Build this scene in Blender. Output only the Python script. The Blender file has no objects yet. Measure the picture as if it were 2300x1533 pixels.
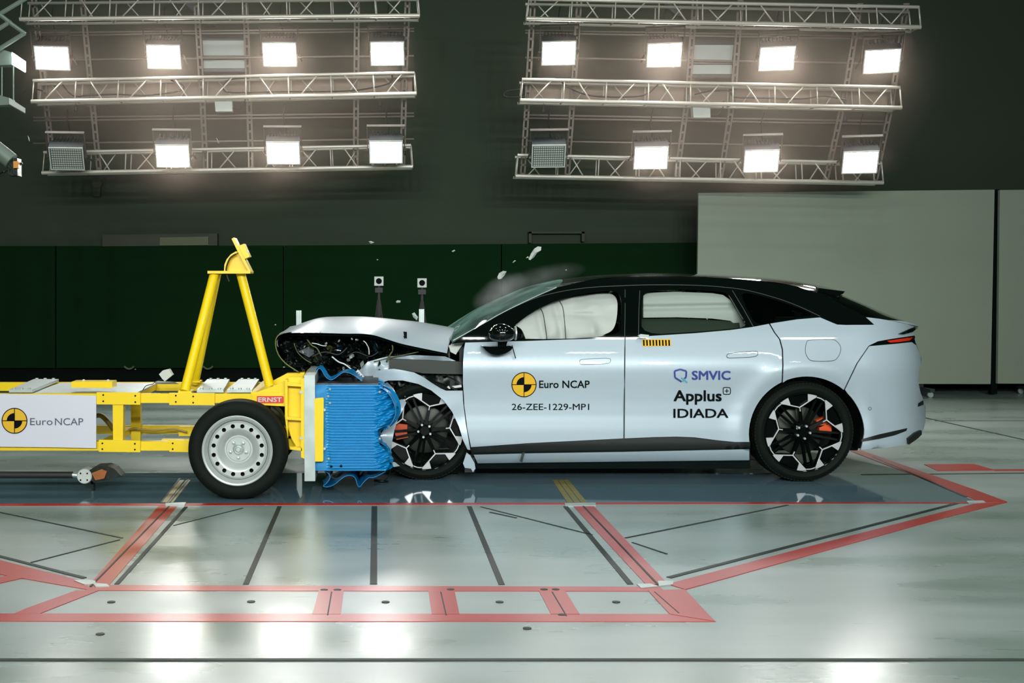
import bpy, bmesh, math, random
from mathutils import Vector, Matrix, noise
from mathutils.geometry import delaunay_2d_cdt
R = math.radians
random.seed(7)
sc = bpy.context.scene
COL = sc.collection
W, H_ = 2300, 1533
# ------------------------------------------------------------------ camera
F = 2600.0; HC = 1.506; CX = 846.0; CY = 766.5; TH = math.atan(143.5 / F)
cam = bpy.data.cameras.new('camera'); camo = bpy.data.objects.new('camera', cam); COL.objects.link(camo)
cam.sensor_fit = 'HORIZONTAL'; cam.sensor_width = 36.0; cam.lens = F / W * 36.0
cam.shift_x = (W / 2 - CX) / W
cam.clip_end = 200
camo.location = (0, 0, HC); camo.rotation_euler = (math.pi / 2 - TH, 0, 0)
sc.camera = camo
# ------------------------------------------------------------------ world, exposure
sc.view_settings.view_transform = 'Standard'; sc.view_settings.look = 'None'
sc.view_settings.gamma = 1.0; sc.view_settings.exposure = 0.0; sc.view_settings.use_curve_mapping = False
wd = bpy.data.worlds.new('hall_air'); sc.world = wd; wd.use_nodes = True
wd.node_tree.nodes['Background'].inputs[0].default_value = (0.018, 0.036, 0.028, 1)
wd.node_tree.nodes['Background'].inputs[1].default_value = 1.0
# ------------------------------------------------------------------ lamps of the hall (ceiling grid, front bank)
def area(name, loc, target, sx, sy, power, col=(1, 1, 1)):
    l = bpy.data.lights.new(name, 'AREA'); l.shape = 'RECTANGLE'; l.size = sx; l.size_y = sy
    l.energy = power; l.color = col
    o = bpy.data.objects.new(name, l); COL.objects.link(o); o.location = loc
    d = Vector(target) - Vector(loc); o.rotation_euler = d.to_track_quat('-Z', 'Y').to_euler()
    return o
for i in range(5):
    for j in range(2):
        x = -4.2 + i * 2.5; y = 1.2 + j * 3.2
        area('ceiling_floodlight', (x, y, 6.8), (x, y + 1.2, 0), 0.7, 0.3, 28, (0.94, 1.0, 0.98))
for i in range(3):
    x = -3.4 + i * 3.4
    area('ceiling_floodlight', (x, 8.9, 7.4), (x, 8.9, 0), 0.7, 0.3, 46, (0.94, 1.0, 0.98))
for i in range(8):
    for k in range(2):
        x = -4.0 + i * 1.35
        area('front_bank_floodlight', (x, -5.0, 4.3 + k * 1.0), (x * 0.7 + 0.4, 9.0, 1.0), 0.34, 0.24, 25, (0.95, 1.0, 1.0)).data.spread = R(75)
# ------------------------------------------------------------------ picture <-> place
cT, sT = math.cos(TH), math.sin(TH)
def ray(px, py):
    a = (px - CX) / F; b = -(py - CY) / F
    return Vector((a, cT + b * sT, -sT + b * cT))
def at(px, py, Y):
    d = ray(px, py); t = Y / d.y
    return Vector((d.x * t, Y, HC + d.z * t))
def fl(px, py, z=0.0):
    d = ray(px, py); t = (z - HC) / d.z
    return Vector((d.x * t, d.y * t, z))
# ------------------------------------------------------------------ materials
def lin(c):
    r = []
    for v in c:
        v /= 255.0
        r.append(v / 12.92 if v <= 0.04045 else ((v + 0.055) / 1.055) ** 2.4)
    return (r[0], r[1], r[2], 1)
MATS = {}
def mat(name, col, rough=0.5, metal=0.0, coat=0.0, var=0.0, vscale=6.0, bump=0.0, bscale=40.0, rvar=0.0, spec=0.5, emit=None, es=0.0):
    if name in MATS: return MATS[name]
    m = bpy.data.materials.new(name); m.use_nodes = True; nt = m.node_tree; N = nt.nodes; L = nt.links
    b = N['Principled BSDF']
    c = lin(col); b.inputs['Base Color'].default_value = c
    b.inputs['Roughness'].default_value = rough; b.inputs['Metallic'].default_value = metal
    b.inputs['Coat Weight'].default_value = coat; b.inputs['Coat Roughness'].default_value = 0.04
    b.inputs['Specular IOR Level'].default_value = spec
    if emit: b.inputs['Emission Color'].default_value = lin(emit); b.inputs['Emission Strength'].default_value = es
    tc = N.new('ShaderNodeTexCoord')
    if var > 0:
        n = N.new('ShaderNodeTexNoise'); n.inputs['Scale'].default_value = vscale; n.inputs['Detail'].default_value = 5
        L.new(tc.outputs['Object'], n.inputs['Vector'])
        mx = N.new('ShaderNodeMix'); mx.data_type = 'RGBA'
        mx.inputs['A'].default_value = tuple(v * (1 - var) for v in c[:3]) + (1,)
        mx.inputs['B'].default_value = tuple(min(1, v * (1 + var)) for v in c[:3]) + (1,)
        L.new(n.outputs['Fac'], mx.inputs['Factor']); L.new(mx.outputs['Result'], b.inputs['Base Color'])
        if rvar > 0:
            mr = N.new('ShaderNodeMapRange'); mr.inputs['To Min'].default_value = max(0.02, rough - rvar); mr.inputs['To Max'].default_value = rough + rvar
            L.new(n.outputs['Fac'], mr.inputs['Value']); L.new(mr.outputs['Result'], b.inputs['Roughness'])
    if bump > 0:
        n2 = N.new('ShaderNodeTexNoise'); n2.inputs['Scale'].default_value = bscale; n2.inputs['Detail'].default_value = 4
        L.new(tc.outputs['Object'], n2.inputs['Vector'])
        bp = N.new('ShaderNodeBump'); bp.inputs['Strength'].default_value = bump; bp.inputs['Distance'].default_value = 0.01
        L.new(n2.outputs['Fac'], bp.inputs['Height']); L.new(bp.outputs['Normal'], b.inputs['Normal'])
    MATS[name] = m; return m
def glass(name, tint, refl=0.5, rough=0.02, ior=1.45):
    m = bpy.data.materials.new(name); m.use_nodes = True; nt = m.node_tree; N = nt.nodes; L = nt.links; N.clear()
    out = N.new('ShaderNodeOutputMaterial'); t = N.new('ShaderNodeBsdfTransparent'); g = N.new('ShaderNodeBsdfGlossy')
    t.inputs['Color'].default_value = lin(tint); g.inputs['Roughness'].default_value = rough
    fr = N.new('ShaderNodeFresnel'); fr.inputs['IOR'].default_value = ior
    mx = N.new('ShaderNodeMixShader'); L.new(fr.outputs[0], mx.inputs[0]); L.new(t.outputs[0], mx.inputs[1]); L.new(g.outputs[0], mx.inputs[2])
    L.new(mx.outputs[0], out.inputs['Surface']); return m
M_paint = mat('car_paint', (163, 178, 185), 0.38, 0.12, 0.7, spec=0.5)
M_gloss = mat('gloss_black', (4, 8, 6), 0.06, 0, 0.3)
M_blackp = mat('black_plastic', (11, 19, 15), 0.5, var=0.2)
M_trim = mat('trim_grey', (60, 66, 62), 0.35)
M_rubber = mat('tyre_rubber', (7, 15, 9), 0.75, spec=0.2, var=0.15, vscale=30, bump=0.15, bscale=120)
M_wheelblack = mat('wheel_gloss_black', (3, 6, 5), 0.12, 0, 0, spec=0.14)
M_silver = mat('machined_alloy', (214, 214, 214), 0.28, 0.55)
M_steel = mat('silver_steel', (180, 186, 182), 0.38, 0.35, var=0.06, vscale=12)
M_zinc = mat('zinc_plate', (176, 186, 182), 0.42, 0.5, var=0.25, vscale=9, rvar=0.1)
M_disc = mat('brake_disc', (52, 56, 48), 0.45, 0.6)
M_orange = mat('orange_caliper', (214, 78, 22), 0.4, 0, 0.3)
M_yellow = mat('yellow_powdercoat', (232, 198, 0), 0.36, 0, 0.25, var=0.05)
M_blue = mat('blue_aluminium', (4, 122, 178), 0.34, 0.1, 0.2, var=0.12, vscale=14)
M_white = mat('white_board', (196, 197, 205), 0.5)
M_bag = mat('airbag_fabric', (170, 175, 168), 0.75, bump=0.12, bscale=18)
M_ink = mat('black_ink', (6, 10, 11), 0.8, spec=0.1)
M_inkblue = mat('blue_ink', (36, 56, 128), 0.5)
M_inkteal = mat('teal_ink', (70, 150, 160), 0.5)
M_logoy = mat('logo_yellow', (214, 166, 22), 0.45)
M_red = mat('red_label', (206, 44, 26), 0.5)
M_dark = mat('dark_metal', (22, 32, 26), 0.35, 0.5, var=0.4, vscale=20, bump=0.4, bscale=30)
M_engine = mat('engine_black', (12, 20, 15), 0.4, 0.2, var=0.5, vscale=30)
M_tail = mat('tail_lens', (200, 40, 20), 0.2, 0, 0.5)
M_truss = mat('truss_aluminium', (196, 190, 178), 0.42, 0.5, var=0.06)
M_rail = mat('slotted_steel', (142, 132, 122), 0.5, 0.4)
M_housing = mat('lamp_housing', (38, 46, 50), 0.5)
M_led = mat('led_face', (255, 255, 255), 0.5, emit=(255, 252, 248), es=95.0)
M_panelwhite = mat('pale_box', (184, 190, 182), 0.6)
M_cable = mat('black_cable', (32, 30, 28), 0.6)
M_amber = mat('amber_plastic', (210, 140, 50), 0.4)
G_clear = glass('side_glass', (242, 246, 244), ior=1.35)
G_dark = glass('privacy_glass', (58, 78, 66), ior=1.45)
G_wind = glass('windscreen_glass', (205, 228, 218), ior=1.5)
def craze():
    nt = G_wind.node_tree; N = nt.nodes; L = nt.links; out = [n for n in N if n.type == 'OUTPUT_MATERIAL'][0]; src = out.inputs['Surface'].links[0].from_socket
    d = N.new('ShaderNodeBsdfDiffuse'); d.inputs['Color'].default_value = lin((150, 196, 182)); tc = N.new('ShaderNodeTexCoord'); n = N.new('ShaderNodeTexNoise'); n.inputs['Scale'].default_value = 3.5
    L.new(tc.outputs['Object'], n.inputs['Vector']); mr = N.new('ShaderNodeMapRange'); mr.inputs['From Min'].default_value = .35; mr.inputs['From Max'].default_value = .65; mr.inputs['To Min'].default_value = .10; mr.inputs['To Max'].default_value = .34
    L.new(n.outputs['Fac'], mr.inputs['Value']); mx = N.new('ShaderNodeMixShader'); L.new(mr.outputs['Result'], mx.inputs[0]); L.new(src, mx.inputs[1]); L.new(d.outputs[0], mx.inputs[2]); L.new(mx.outputs[0], out.inputs['Surface'])
craze()
# ------------------------------------------------------------------ builders
OFF = {}
def link(name, me, m, parent=None):
    o = bpy.data.objects.new(name, me); COL.objects.link(o)
    if m is not None: me.materials.append(m)
    if parent is not None:
        o.parent = parent; OFF[o.name] = OFF.get(parent.name, Vector((0, 0, 0)))
    return o
def obj(name, bm, m, parent=None, smooth=False, bevel=0.0, base=None):
    """link a bmesh given in world coordinates as one object"""
    if bevel > 0:
        es = [e for e in bm.edges if len(e.link_faces) == 2 and e.calc_face_angle(0) > 0.6]
        bmesh.ops.bevel(bm, geom=es, offset=bevel, segments=2, profile=0.6, affect='EDGES', clamp_overlap=True)
    off = OFF.get(parent.name, Vector((0, 0, 0))) if parent is not None else (base or Vector((0, 0, 0)))
    if off.length > 0: bmesh.ops.translate(bm, verts=bm.verts, vec=-off)
    bmesh.ops.recalc_face_normals(bm, faces=bm.faces)
    me = bpy.data.meshes.new(name); bm.to_mesh(me); bm.free()
    if smooth:
        for p in me.polygons: p.use_smooth = True
        if smooth == 'auto':
            me.set_sharp_from_angle(angle=R(38))
    o = link(name, me, m, parent)
    if parent is None and base is not None: o.location = base
    return o
def thing(name, label, cat, loc=(0, 0, 0), rot=(0, 0, 0), group=None, local=False):
    o = bpy.data.objects.new(name, None); COL.objects.link(o); o.empty_display_size = 0.1
    o.location = loc; o.rotation_euler = rot; o['label'] = label; o['category'] = cat
    if group: o['group'] = group
    OFF[o.name] = Vector((0, 0, 0)) if local else Vector(loc)
    return o
def tag(o, label, cat, group=None):
    o['label'] = label; o['category'] = cat
    if group: o['group'] = group
    return o
def struct(o): o['kind'] = 'structure'; return o
def dup(root, loc, rot=None, label=None, group=None):
    def cp(o, par):
        c = o.copy(); COL.objects.link(c)
        if par is not None: c.parent = par
        for ch in list(o.children): cp(ch, c)
        return c
    r = cp(root, None); r.location = loc
    if rot is not None: r.rotation_euler = rot
    if label: r['label'] = label
    if group: r['group'] = group
    return r
def NB(): return bmesh.new()
def box(bm, a, b, rot=None, piv=None):
    a, b = Vector(a), Vector(b)
    vs = [bm.verts.new((x, y, z)) for x in (a.x, b.x) for y in (a.y, b.y) for z in (a.z, b.z)]
    for f in ((0, 1, 3, 2), (4, 6, 7, 5), (0, 4, 5, 1), (2, 3, 7, 6), (0, 2, 6, 4), (1, 5, 7, 3)):
        bm.faces.new([vs[i] for i in f])
    if rot is not None:
        p = piv if piv is not None else (a + b) / 2
        for v in vs: v.co = Vector(p) + rot @ (v.co - Vector(p))
    return vs
def ring_frame(d):
    d = d.normalized(); up = Vector((0, 0, 1)) if abs(d.z) < 0.9 else Vector((0, 1, 0))
    u = d.cross(up).normalized(); return u, d.cross(u).normalized()
def tube(bm, pts, r, n=10, caps=True, radii=None):
    pts = [Vector(p) for p in pts]; rings = []
    for i, p in enumerate(pts):
        d = (pts[min(i + 1, len(pts) - 1)] - pts[max(i - 1, 0)])
        u, v = ring_frame(d); rr = radii[i] if radii else r
        rings.append([bm.verts.new(p + (u * math.cos(2 * math.pi * k / n) + v * math.sin(2 * math.pi * k / n)) * rr) for k in range(n)])
    for a, b in zip(rings, rings[1:]):
        for k in range(n): bm.faces.new((a[k], a[(k + 1) % n], b[(k + 1) % n], b[k]))
    if caps: bm.faces.new(rings[0]); bm.faces.new(rings[-1][::-1])
def prism(bm, pts, vec):
    """polygon (3D pts) extruded by vec"""
    vec = Vector(vec); a = [bm.verts.new(Vector(p)) for p in pts]; b = [bm.verts.new(Vector(p) + vec) for p in pts]
    bm.faces.new(a); bm.faces.new(b[::-1]); n = len(a)
    for i in range(n): bm.faces.new((a[i], b[i], b[(i + 1) % n], a[(i + 1) % n]))
def pprism(bm, px, Y0, Y1):
    """picture-outline polygon at depth Y0 extruded back to Y1"""
    prism(bm, [at(x, y, Y0) for x, y in px], (0, Y1 - Y0, 0))
def lathe(bm, prof, c, n=64, close=False):
    """profile [(r, y)] spun about the Y axis through c"""
    c = Vector(c); rings = []
    for r, y in prof:
        if r < 1e-5: rings.append([bm.verts.new(c + Vector((0, y, 0)))])
        else: rings.append([bm.verts.new(c + Vector((r * math.cos(2 * math.pi * k / n), y, r * math.sin(2 * math.pi * k / n)))) for k in range(n)])
    pairs = list(zip(rings, rings[1:])) + ([(rings[-1], rings[0])] if close else [])
    for a, b in pairs:
        for k in range(n):
            k2 = (k + 1) % n
            if len(a) == 1 and len(b) == 1: continue
            if len(a) == 1: bm.faces.new((a[0], b[k], b[k2]))
            elif len(b) == 1: bm.faces.new((a[k], b[0], a[k2]))
            else: bm.faces.new((a[k], b[k], b[k2], a[k2]))
def loft(bm, rows, closed=False):
    vr = [[bm.verts.new(p) for p in r] for r in rows]
    for a, b in zip(vr, vr[1:]):
        for k in range(len(a) - 1): bm.faces.new((a[k], a[k + 1], b[k + 1], b[k]))
        if closed: bm.faces.new((a[-1], a[0], b[0], b[-1]))
    return vr
def solid(bm, t):
    bmesh.ops.recalc_face_normals(bm, faces=bm.faces)
    g = bmesh.ops.solidify(bm, geom=list(bm.faces), thickness=t)
def catmull(pts, n=6, closed=False):
    out = []; m = len(pts); rng = range(m if closed else m - 1)
    for i in rng:
        p0 = pts[(i - 1) % m] if closed or i > 0 else pts[i]; p1 = pts[i]; p2 = pts[(i + 1) % m]
        p3 = pts[(i + 2) % m] if closed or i + 2 < m else pts[(i + 1) % m]
        for k in range(n):
            t = k / n
            out.append(tuple(0.5 * (2 * b + (c - a) * t + (2 * a - 5 * b + 4 * c - d) * t * t + (-a + 3 * b - 3 * c + d) * t ** 3) for a, b, c, d in zip(p0, p1, p2, p3)))
    if not closed: out.append(tuple(pts[-1]))
    return out
def inpoly(x, y, P):
    c = False; j = len(P) - 1
    for i in range(len(P)):
        xi, yi = P[i]; xj, yj = P[j]
        if (yi > y) != (yj > y) and x < (xj - xi) * (y - yi) / (yj - yi) + xi: c = not c
        j = i
    return c
def resample(P, step):
    out = []
    for i in range(len(P)):
        a = P[i]; b = P[(i + 1) % len(P)]; d = math.hypot(b[0] - a[0], b[1] - a[1]); n = max(1, int(d / step))
        for k in range(n): out.append((a[0] + (b[0] - a[0]) * k / n, a[1] + (b[1] - a[1]) * k / n))
    return out
def proj(px, py, yf):
    """point where the picture ray meets the surface y = yf(x, z)"""
    def g(Y):
        p = at(px, py, Y); return Y - yf(p.x, p.z)
    lo = 7.4; gl = g(lo); best = (abs(gl), lo); Y = lo
    while Y < 10.2:
        Y += 0.06; gh_ = g(Y)
        if abs(gh_) < best[0]: best = (abs(gh_), Y)
        if gl <= 0 < gh_ or gl == 0:
            hi = Y
            for _ in range(22):
                m = (lo + hi) / 2
                if g(m) <= 0: lo = m
                else: hi = m
            return at(px, py, (lo + hi) / 2)
        lo, gl = Y, gh_
    return at(px, py, best[1])
def surf(name, outline, yf, m, parent, holes=(), step=0.03, thick=0.012, seg=5, off=0.0, mirror=None, closed_smooth=False):
    """panel with the given picture outline lying on the surface y = yf(x, z)"""
    f = (lambda x, z: yf(x, z) + off)
    def cv(P): return [(p.x, p.z) for p in (proj(x, y, f) for x, y in resample(P, seg))]
    O = cv(outline); Hs = [cv(h) for h in holes]
    pts = []; edges = []
    for poly in [O] + Hs:
        s = len(pts); pts += [Vector(p) for p in poly]; n = len(poly); edges += [(s + i, s + (i + 1) % n) for i in range(n)]
    nb = len(pts)
    x0 = min(p[0] for p in O); x1 = max(p[0] for p in O); z0 = min(p[1] for p in O); z1 = max(p[1] for p in O)
    x = x0 + step / 2
    bpts = pts[:nb]
    row = 0
    while x < x1:
        z = z0 + step / 2 + (row % 2) * step / 2; row += 1
        while z < z1:
            if inpoly(x, z, O) and not any(inpoly(x, z, h) for h in Hs):
                if min((p.x - x) ** 2 + (p.y - z) ** 2 for p in bpts) > (step * 0.4) ** 2: pts.append(Vector((x, z)))
            z += step
        x += step
    vs, es, fs, *_ = delaunay_2d_cdt(pts, edges, [], 0, 1e-7)
    V = []; Nn = []
    for v in vs:
        y = f(v.x, v.y); e = 0.004
        gx = (f(v.x + e, v.y) - f(v.x - e, v.y)) / (2 * e); gz = (f(v.x, v.y + e) - f(v.x, v.y - e)) / (2 * e)
        V.append(Vector((v.x, y, v.y))); Nn.append(Vector((gx, -1, gz)).normalized())
    T = []
    for t in fs:
        cx = sum(vs[i].x for i in t) / 3; cz = sum(vs[i].y for i in t) / 3
        if inpoly(cx, cz, O) and not any(inpoly(cx, cz, h) for h in Hs):
            a, b, c = (V[i] for i in t)
            T.append(tuple(t) if (b - a).cross(c - a).y < 0 else (t[0], t[2], t[1]))
    if thick > 0:
        cnt = {}
        for t in T:
            for i in range(3):
                e = (t[i], t[(i + 1) % 3]); cnt[(min(e), max(e))] = cnt.get((min(e), max(e)), 0) + 1 if (min(e), max(e)) in cnt else 1
        ori = [(t[i], t[(i + 1) % 3]) for t in T for i in range(3) if cnt[(min(t[i], t[(i + 1) % 3]), max(t[i], t[(i + 1) % 3]))] == 1]
        for a, b in ori:
            s = len(V); d = Vector((0, thick, 0)); pa, pb = V[a], V[b]
            e = (pb - pa); nn = Vector((e.z, 0, -e.x)); nn = nn.normalized() if nn.length > 0 else Vector((0, 0, 1))
            if nn.cross(e).y > 0: nn = -nn
            V += [pa.copy(), pb.copy(), pb + d, pa + d]; Nn += [nn] * 4; T.append((s + 1, s, s + 3, s + 2))
    objs = []
    for side in ([0, 1] if mirror else [0]):
        o_ = OFF.get(parent.name, Vector((0, 0, 0))) if parent is not None else Vector((0, 0, 0))
        if side: VV = [Vector((v.x, 2 * YC - v.y, v.z)) - o_ for v in V]; TT = [t[::-1] for t in T]; NN = [Vector((n.x, -n.y, n.z)) for n in Nn]
        else: VV = [v - o_ for v in V]; TT = T; NN = Nn
        me = bpy.data.meshes.new(name); me.from_pydata(VV, [], TT); me.update()
        for p in me.polygons: p.use_smooth = True
        me.normals_split_custom_set_from_vertices(NN)
        objs.append(link(name, me, m, parent))
    return objs[0]
def pchip(P):
    xs = [p[0] for p in P]; ys = [p[1] for p in P]; n = len(P)
    d = [(ys[i + 1] - ys[i]) / (xs[i + 1] - xs[i]) for i in range(n - 1)]
    m = [d[0]] + [(0 if d[i - 1] * d[i] <= 0 else 2 * d[i - 1] * d[i] / (d[i - 1] + d[i])) for i in range(1, n - 1)] + [d[-1]]
    def f(x):
        if x <= xs[0]: return ys[0] + (x - xs[0]) * m[0]
        if x >= xs[-1]: return ys[-1] + (x - xs[-1]) * m[-1]
        i = 0
        while x > xs[i + 1]: i += 1
        h = xs[i + 1] - xs[i]; t = (x - xs[i]) / h
        return (2 * t ** 3 - 3 * t * t + 1) * ys[i] + (t ** 3 - 2 * t * t + t) * h * m[i] + (-2 * t ** 3 + 3 * t * t) * ys[i + 1] + (t ** 3 - t * t) * h * m[i + 1]
    return f
def lettering(name, txt, x0, base, x1, yf, m, parent, cap=None, bold=0.0, off=0.0035, slant=0.0):
    """words as mesh letters laid on the surface; x0..x1 and base in picture pixels, cap = capital height in px"""
    cu = bpy.data.curves.new(name, 'FONT'); cu.body = txt; cu.resolution_u = 3
    t = bpy.data.objects.new(name, cu); COL.objects.link(t)
    dg = bpy.context.evaluated_depsgraph_get(); me = bpy.data.meshes.new_from_object(t.evaluated_get(dg))
    bpy.data.objects.remove(t); bpy.data.curves.remove(cu)
    if bold > 0:
        bm = bmesh.new()
        for i, (dx, dy) in enumerate(((-1, -1), (1, -1), (-1, 1), (1, 1))):
            n0 = len(bm.verts); bm.from_mesh(me); bm.verts.ensure_lookup_table()
            for v in bm.verts[n0:]: v.co += Vector((dx * bold, dy * bold, i * 1e-3))
        bm.to_mesh(me); bm.free()
    xs = [v.co.x for v in me.vertices]; a, b = min(xs), max(xs); s = (x1 - x0) / (b - a)
    sy = (cap / 0.70) if cap else s
    o_ = OFF.get(parent.name, Vector((0, 0, 0)))
    for v in me.vertices:
        px = x0 + (v.co.x - a) * s; py = base - v.co.y * sy
        dz_ = v.co.z; v.co = proj(px, py, lambda x, z: yf(x, z) - off - dz_ * .2) - o_
    me.name = name
    return link(name, me, m, parent)
def marks(name, polys, yf, m, parent, off=0.003):
    """flat printed shapes (picture outlines) on a surface, one mesh"""
    bm = NB()
    for P in polys:
        vs = [bm.verts.new(proj(x, y, lambda X, Z: yf(X, Z) - off)) for x, y in P]
        bm.faces.new(vs)
    bmesh.ops.triangulate(bm, faces=bm.faces)
    return obj(name, bm, m, parent)
def chaik(P, n=2, r=.25):
    for _ in range(n):
        Q = []
        for i in range(len(P)):
            a, b = P[i], P[(i + 1) % len(P)]
            Q += [tuple(u + (v - u) * r for u, v in zip(a, b)), tuple(u + (v - u) * (1 - r) for u, v in zip(a, b))]
        P = Q
    return P
def arc(cx, cy, r, a0, a1, n=16, ry=None):
    ry = ry or r
    return [(cx + r * math.cos(R(a0 + (a1 - a0) * i / n)), cy - ry * math.sin(R(a0 + (a1 - a0) * i / n))) for i in range(n + 1)]
def ribbon(P, w, closed=False):
    """quads along a picture polyline"""
    out = []; n = len(P)
    for i in range(n if closed else n - 1):
        a = P[i]; b = P[(i + 1) % n]; d = math.hypot(b[0] - a[0], b[1] - a[1]) or 1
        nx, ny = -(b[1] - a[1]) / d * w / 2, (b[0] - a[0]) / d * w / 2
        out.append([(a[0] + nx, a[1] + ny), (b[0] + nx, b[1] + ny), (b[0] - nx, b[1] - ny), (a[0] - nx, a[1] - ny)])
    return out
def ncap_logo(cx, cy, r, yf, parent, ry=None):
    ry = ry or r; k = ry / r
    disc = marks('roundel_disc', [arc(cx, cy, r, 0, 360, 40, ry)[:-1]], yf, M_logoy, parent, 0.003)
    P = []
    P += ribbon(arc(cx, cy, r, 0, 360, 40, ry), r * 0.07)
    P.append([(cx, cy)] + arc(cx, cy, r * 0.62, 90, 180, 12, ry * 0.62))
    P.append([(cx, cy)] + arc(cx, cy, r * 0.62, 270, 360, 12, ry * 0.62))
    P += ribbon([(cx - r, cy), (cx + r, cy)], r * 0.06) + ribbon([(cx, cy - ry), (cx, cy + ry)], r * 0.06)
    marks('roundel_cross', P, yf, M_ink, parent, 0.0045)
# ================================================================== SETTING
YW = 15.7
def floor_mat():
    m = mat('floor_paint', (150, 160, 154), 0.26, 0, 0, spec=0.65); nt = m.node_tree; N = nt.nodes; L = nt.links; b = N['Principled BSDF']
    tc = N.new('ShaderNodeTexCoord')
    mp = N.new('ShaderNodeMapping'); mp.inputs['Scale'].default_value = (0.5, 1.6, 1); L.new(tc.outputs['Object'], mp.inputs['Vector'])
    n1 = N.new('ShaderNodeTexNoise'); n1.inputs['Scale'].default_value = 1.1; n1.inputs['Detail'].default_value = 6; L.new(mp.outputs[0], n1.inputs['Vector'])
    mp2 = N.new('ShaderNodeMapping'); mp2.inputs['Scale'].default_value = (1.5, 9, 1); L.new(tc.outputs['Object'], mp2.inputs['Vector'])
    n2 = N.new('ShaderNodeTexNoise'); n2.inputs['Scale'].default_value = 3.0; n2.inputs['Detail'].default_value = 8; L.new(mp2.outputs[0], n2.inputs['Vector'])
    cr = N.new('ShaderNodeValToRGB'); cr.color_ramp.elements[0].position = 0.35; cr.color_ramp.elements[0].color = lin((112, 128, 119))
    cr.color_ramp.elements[1].position = 0.65; cr.color_ramp.elements[1].color = lin((142, 154, 150)); L.new(n1.outputs['Fac'], cr.inputs[0])
    cr2 = N.new('ShaderNodeValToRGB'); cr2.color_ramp.elements[0].position = 0.24; cr2.color_ramp.elements[0].color = (0.35, 0.36, 0.34, 1)
    cr2.color_ramp.elements[1].position = 0.33; cr2.color_ramp.elements[1].color = (1, 1, 1, 1); L.new(n2.outputs['Fac'], cr2.inputs[0])
    mx = N.new('ShaderNodeMix'); mx.data_type = 'RGBA'; mx.blend_type = 'MULTIPLY'; mx.inputs['Factor'].default_value = 0.8
    L.new(cr.outputs[0], mx.inputs['A']); L.new(cr2.outputs[0], mx.inputs['B']); L.new(mx.outputs['Result'], b.inputs['Base Color'])
    mr = N.new('ShaderNodeMapRange'); mr.inputs['From Min'].default_value = 0.3; mr.inputs['From Max'].default_value = 0.7
    mr.inputs['To Min'].default_value = 0.22; mr.inputs['To Max'].default_value = 0.38; L.new(n1.outputs['Fac'], mr.inputs['Value']); L.new(mr.outputs['Result'], b.inputs['Roughness'])
    bp = N.new('ShaderNodeBump'); bp.inputs['Strength'].default_value = 0.12; bp.inputs['Distance'].default_value = 0.02; L.new(n1.outputs['Fac'], bp.inputs['Height']); L.new(bp.outputs[0], b.inputs['Normal'])
    return m
M_floor = floor_mat()
M_lane = mat('lane_shade_paint', (80, 103, 112), 0.05, 0, 0, var=0.08, vscale=2.0, rvar=0.03)  # glossy lane, base colour darkened towards the car's shadow
M_rline = mat('red_floor_paint', (162, 40, 34), 0.30, var=0.16, vscale=9)
M_groove = mat('dark_joint', (30, 40, 33), 0.6, var=0.5, vscale=15)
M_grate = mat('rusty_grate', (120, 112, 62), 0.5, 0.2, var=0.4, vscale=20)
M_wallup = mat('wall_upper_paint', (46, 57, 41), 0.9, var=0.06, vscale=0.8)
M_clad = mat('dark_cladding', (10, 36, 14), 0.9, var=0.10, vscale=1.5, spec=0.08)
M_base = mat('wall_base_black', (2, 11, 6), 0.8, spec=0.1)
M_part = mat('partition_paint', (134, 144, 127), 0.6, var=0.06, vscale=0.9)
bm = NB(); box(bm, (-16, -8, -0.1), (18, YW + 0.3, 0))
floor = struct(obj('floor', bm, M_floor))
ya, yb = fl(600, 1131).y, fl(600, 1062).y; bm = NB(); prism(bm, [(-16, ya, 0), (fl(2205, 1131).x, ya, 0), (fl(2052, 1066).x, yb, 0), (-16, yb, 0)], (0, 0, .0012)); obj('lane_strip', bm, M_lane, floor)
def fpoly(name, P, m, z=0.0016, mat2=None):
    bm = NB(); prism(bm, [fl(x, y) for x, y in P], (0, 0, z)); return obj(name, bm, m, floor)
def band(name, a, b, w, m, z=0.003):
    """straight stripe on the floor between two picture points, w metres wide"""
    A, B = fl(*a), fl(*b); d = (B - A).normalized(); n = Vector((-d.y, d.x, 0)) * w / 2
    bm = NB(); prism(bm, [A + n, B + n, B - n, A - n], (0, 0, z)); return obj(name, bm, m, floor)
RL = 'red_floor_line'; RZ = .0018
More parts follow.
